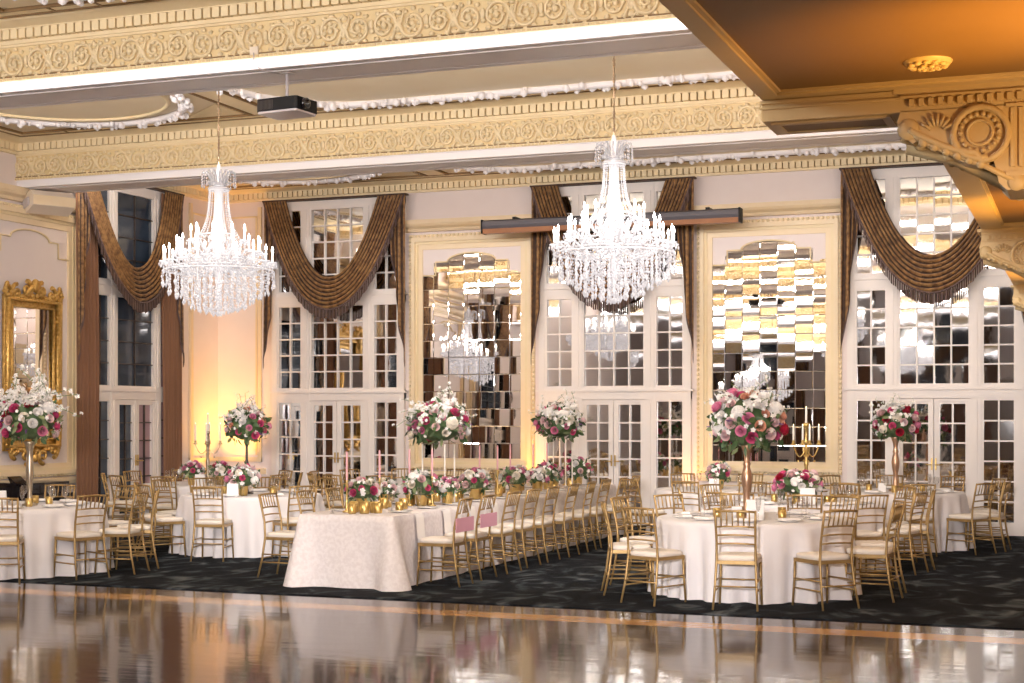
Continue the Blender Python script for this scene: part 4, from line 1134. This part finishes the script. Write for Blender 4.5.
low(TD['T8'][0]+.16, TD['T8'][1]-.55, 'low crimson and white bouquet beside the silver candelabrum, side wall side', 63, .17, .12, MIXR, nr=13, nh=2)
low(TD['T8'][0]+.52, TD['T8'][1]-.35, 'low dark-leaved bouquet beside the silver candelabrum, long table side', 64, .15, .12, MIXR, nr=11, nh=2)

# ================================================================== CANDLES
def candelabrum(x, y, label, mat, sc, H=.80, arms=4, ar=.17, ah=0., cl=1.):
    r = thing('candelabrum', label, 'candelabrum', (x, y, TT), radians(25))
    prof = [(0, 0), (.085, 0), (.09, .015), (.06, .035), (.025, .06), (.03, .10), (.02, .14), (.026, .25), (.033, .33), (.02, .42), (.03, .45), (.016, .50), (.016, .60), (.03, .63), (.018, .67), (.022, .70), (.034, .72), (.018, .74), (.02, H-.06), (.038, H-.03), (.03, H), (0, H)]
    MB().lathe(prof, 14).build('column', mat, r)
    def cand(parent, p):
        m = MB().lathe([(.013, 0), (.012, .26*cl), (.003, .265*cl)], 8, p); m.lathe([(.0, .262*cl), (.004, .264*cl+.006), (.003, .264*cl+.016), (0, .264*cl+.024)], 6, p, 1)
        m.build('candle', [WAXW, FLAME], parent)
    cand(r, (0, 0, H))
    for k in range(arms):
        X = RZ(2*pi*k/arms); m = MB(); pts = []
        for i in range(12):
            t = i/11; pts.append((.02+ar*t, 0, ah+.52-.09*sin(pi*t*.9)+.10*t*t))
        m.tube(pts, .008, 6, X=X)
        e = pts[-1]; m.lathe([(.008, 0), (.035, .012), (.028, .02), (.016, .03), (.018, .06), (0, .06)], 10, e, X=X)
        m.ball((.10, 0, ah+.40), .016, 6, 4, X=X)
        a = m.build('arm', mat, r); cand(a, X @ (Vector(e)+Vector((0, 0, .055))))
    return r
candelabrum(TD['T8'][0]-.01, TD['T8'][1]+.15, 'silver candelabrum with white candles against the amber-lit wall', SILVER, 1)
candelabrum(TD['T2'][0], TD['T2'][1]+.12, 'gold candelabrum column with white candles before the pier mirror', GOLDM, 1, .95, 4, .135, .09, .68)
HOLD = [(0, 0), (.045, 0), (.048, .01), (.02, .025), (.012, .05), (.016, .08), (.010, .12), (.010, .26), (.016, .29), (.012, .32), (.018, .345), (0, .345)]
pt_ = None
taper = [(-7.45, 14.62), (-7.38, 15.28), (-7.30, 15.90), (-7.05, 15.98), (-7.30, 18.05), (-7.12, 18.22), (-7.28, 19.10), (-7.08, 19.45), (-7.25, 20.50), (-7.30, 21.45)]
for i, (x, y) in enumerate(taper):
    lab = 'pink taper in gold holder on the long table, %s from its front' % ORD[i]
    if pt_ is None:
        pt_ = thing('taper_candle', lab, 'candle', (x, y, TT), 0, 'pink taper candles'); MB().lathe(HOLD, 10).build('holder', GOLDM, pt_)
        MB().lathe([(.0125, .34), (.0115, .64), (.004, .655), (0, .66)], 8).build('candle', WAXP, pt_)
    else: dup(pt_, (x, y, TT), 0, lab)

# ================================================================== TABLEWARE
wg = MB().lathe([(0, .0), (.034, .001), (.032, .004), (.006, .010), (.004, .03), (.004, .085), (.010, .095), (.030, .115), (.038, .145), (.037, .175), (.032, .205)], 14)
WG = wg.mesh('wine_glass', GLASS)
fg = MB().lathe([(0, .0), (.030, .001), (.028, .004), (.005, .010), (.004, .09), (.012, .10), (.022, .13), (.026, .18), (.024, .23)], 12)
FG = fg.mesh('flute_glass', GLASS)
gv = MB().lathe([(0, 0), (.036, 0), (.040, .01), (.043, .095), (.040, .095), (.037, .012), (0, .010)], 14)
GV = gv.mesh('gold_votive', GOLDM)
pm = MB().lathe([(0, .004), (.085, .004), (.10, .009), (.135, .016), (.136, .019), (.10, .013), (.085, .008), (0, .008)], 24)
PL = pm.mesh('dinner_plate', CHINA)
nm = MB().box((-.05, -.10, .0185), (.05, .10, .030)); nm.box((-.046, -.098, .030), (.046, .09, .037)); NK = nm.mesh('folded_napkin', NAPK)
cm = MB(); cm.prism([(-.085, -.035, 0), (.085, -.035, 0), (.085, -.032, 0), (-.085, -.032, 0)], (0, .028, .20)); cm.prism([(-.085, .035, 0), (.085, .035, 0), (.085, .032, 0), (-.085, .032, 0)], (0, -.028, .20)); CD = cm.mesh('card', CARD)
def item(me, name, label, cat, x, y, group, rz=0, z=TT, s=1):
    o = link(name, me, None, (x, y, z), (0, 0, rz)); o.scale = (s, s, s); return tag(o, label, cat, group)
for k, (x, y, d) in TD.items():
    if k in ('T7',): continue
    full = k in ('T1', 'T2', 'T5', 'T6', 'T3')
    ang = sorted([q[0] for q in RING[k]], key=lambda a: (-a-90+18) % 360)
    for i, a in enumerate(ang):
        A = radians(a)
        if full:
            item(PL, 'dinner_plate', 'white plate, %s, %s setting clockwise from aisle' % (d, ORD[i]), 'plate', x+.70*cos(A), y+.70*sin(A), 'plates at the '+d, A)
            item(NK, 'folded_napkin', 'white napkin, %s, %s setting clockwise from aisle' % (d, ORD[i]), 'napkin', x+.70*cos(A), y+.70*sin(A), 'napkins at the '+d, A)
        B = A+.20
        item(WG if i % 3 else FG, 'wine_glass', 'clear glass, %s, %s setting clockwise from aisle' % (d, ORD[i]), 'glass', x+.54*cos(B), y+.54*sin(B), 'glasses at the '+d)
        if full and i % 2 == 0:
            B = A-.24; item(GV, 'gold_votive', 'gold votive, %s, %s setting clockwise from aisle' % (d, ORD[i]), 'candle holder', x+.36*cos(B), y+.36*sin(B), 'votive cups at the '+d)
cards = [('T1', .10, -.34, .1, 1, 'white table card standing before the copper vase, polished floor side'), ('T1', -.12, -.20, .3, .6, 'small white card on the copper-vase table'), ('T2', .14, -.60, .2, 1., 'white table card before the wide low bouquet'), ('T5', .08, -.42, .25, .95, 'white table card before the glass vase'), ('T6', .14, -.70, .2, .85, 'white table card before the pink-topped low bouquet'), ('T8', +.40, -.72, .3, .85, 'white table card before the silver candelabrum'), ('T4', .0, -.35, .2, .8, 'white table card at the small bouquet under the pier mirror'), ('T3', -.15, -.25, .1, .6, 'white card by the copper vase before mirrored doors')]
for k, dx, dy, rz, s, lab in cards: item(CD, 'table_card', lab, 'card', TD[k][0]+dx, TD[k][1]+dy, None or 'table cards', rz, s=s)
# long table settings
hn = MB(); rows = []
for k in range(12):
    t = k/11
    if t < .25: p = (-.14+.14*t/.25, .004)
    else:
        q = (t-.25)/.75; p = (.016+.030*q+.010*min(1, q*6), -.006-.36*q)
    rows.append([(p[0], -.10+.02*j, p[1]+.002*sin(j)) for j in range(11)])
hn.grid(rows, mi=0); HN = hn.mesh('hanging_napkin', NAPK)
for i in range(10):
    y = 14.82+.73*i
    for side, xx, nm_ in ((1, LX1, 'aisle'), (-1, LX0, 'window-wall')):
        item(PL, 'dinner_plate', 'white plate on the %s side of the long table, %s from the polished floor' % (nm_, ORD[i]), 'plate', xx-side*.20, y, 'plates on the long table')
        item(FG if i % 2 else WG, 'wine_glass', 'clear glass on the %s side of the long table, %s from the polished floor' % (nm_, ORD[i]), 'glass', xx-side*.36, y+.12, 'glasses on the long table')
        item(GV, 'gold_votive', 'gold votive cup on the %s side of the long table, %s from the polished floor' % (nm_, ORD[i]), 'candle holder', xx-side*.43, y-.16, 'votive cups on the long table', s=1.25)
    item(HN, 'hanging_napkin', 'white napkin hanging over the aisle edge of the long table, %s from its front' % ORD[i], 'napkin', LX1, y, 'napkins hanging from the long table', z=TT+.001)
for i, (x, y, s) in enumerate(((-7.30, 14.45, 1.15), (-7.18, 14.50, 1.35), (-7.08, 14.62, 1.15), (-6.98, 14.95, 1.1))):
    item(GV, 'gold_votive', 'large gold votive cup clustered at the front of the long table, %s toward the aisle' % ORD[i], 'candle holder', x, y, 'gold cups at the front of the long table', s=s)
item(FG, 'wine_glass', 'champagne flute standing at the front of the long table by the chair row', 'glass', -7.52, 14.42, 'glasses on the long table')

# ================================================================== LIGHTS
def light(kind, loc, power, col=(1, 1, 1), size=.3, rot=None, **k):
    l = bpy.data.lights.new(kind.lower()+'_lamp', kind); o = bpy.data.objects.new(l.name, l); COL.objects.link(o)
    o.location = loc; l.energy = power; l.color = col
    if kind == 'POINT' or kind == 'SPOT': l.shadow_soft_size = size
    if kind == 'AREA': l.shape = 'RECTANGLE'; l.size = size; l.size_y = k.get('sy', size)
    if kind == 'SPOT': l.spot_size = k.get('ang', 1.2); l.spot_blend = k.get('blend', .8)
    if rot: o.rotation_euler = rot
    return o
WARM = (1, .86, .72); NEU = (1, .955, .93); AMB = (1, .47, .05)
for p in (-9.89, -4.88): light('POINT', (p, 16.0, 4.02), 215, NEU, .08)
for p in (-9.83, -4.75): light('POINT', (p, 4.6, 4.02), 330, NEU, .25)
light('POINT', (-13.7, 14.45, 4.02), 60, NEU, .10)
# unseen area lamps added behind the beams to brighten ceiling and friezes
for y, pw in ((18.4, 130), (12.94, 190), (7.5, 165), (2.05, 110)):
    light('AREA', ((XL+XR)/2, y+.80, 5.34), pw, NEU, 15.6, (radians(118), 0, 0), sy=.08)
# front spot from the dance floor side
for az in (4, 19, 34): light('SPOT', (-.7, -1.5, 2.5), 2300, (1, .95, .94), .22, (radians(81), 0, radians(az)), ang=radians(27), blend=.6)
# unseen spots added behind the near beam to brighten the tables
for p, q, w in (((-3.4, 13.85, 5.35), (-6.5, 17.6, .5), 520), ((-9.3, 13.85, 5.35), (-11.2, 17.4, .5), 180), ((-2.6, 13.85, 5.35), (-2.4, 19.5, .5), 260)):
    d = Vector(q)-Vector(p); light('SPOT', p, w, NEU, .08, d.to_track_quat('-Z', 'Y').to_euler(), ang=radians(70), blend=1.)
# amber uplights along the walls
def uplight(x, y, z, tx, ty, tz, power):
    d = Vector((tx-x, ty-y, tz-z)); o = light('SPOT', (x, y, z), power, AMB, .05, None, ang=1.15, blend=1.); o.rotation_euler = d.to_track_quat('-Z', 'Y').to_euler()
uplight(-14.25, 23.25, .35, -14.45, 23.93, 2.6, 230)
uplight(-14.2, 23.3, .35, XL, 23.4, 2.0, 75)
uplight(-8.62, 23.5, .35, -8.62, 23.95, 1.8, 60)
uplight(-6.03, 23.5, .35, -5.95, 23.95, 1.6, 28)
uplight(XL+.5, 17.9, .35, XL, 18.0, 1.4, 130)
uplight(-14.0, 22.9, 4.0, -14.3, 23.8, 5.9, 10)
# orange lamps under the balcony
for y in (6.2, 10.6, 16.0): light('POINT', (.20, y, 2.55), 22, (1, .60, .24), .10)
for y in (6.1, 11.2, 16.6):
    d = Vector((-.36-.30, .35, 1.15)); o = light('SPOT', (.30, y-.35, 2.15), 130, (1, .46, .05), .05, d.to_track_quat('-Z', 'Y').to_euler(), ang=radians(62), blend=1.)
W = bpy.data.worlds.new('world'); SC.world = W; W.use_nodes = True
W.node_tree.nodes['Background'].inputs[0].default_value = (.02, .025, .05, 1); W.node_tree.nodes['Background'].inputs[1].default_value = .3
SC.view_settings.view_transform = 'Standard'; SC.view_settings.look = 'None'; SC.view_settings.exposure = 0.86; SC.view_settings.gamma = 1.04
cy = SC.cycles; cy.max_bounces = 8; cy.diffuse_bounces = 4; cy.glossy_bounces = 5; cy.transmission_bounces = 6; cy.transparent_max_bounces = 12
cy.sample_clamp_indirect = 6; cy.use_denoising = True; cy.caustics_reflective = False; cy.caustics_refractive = False
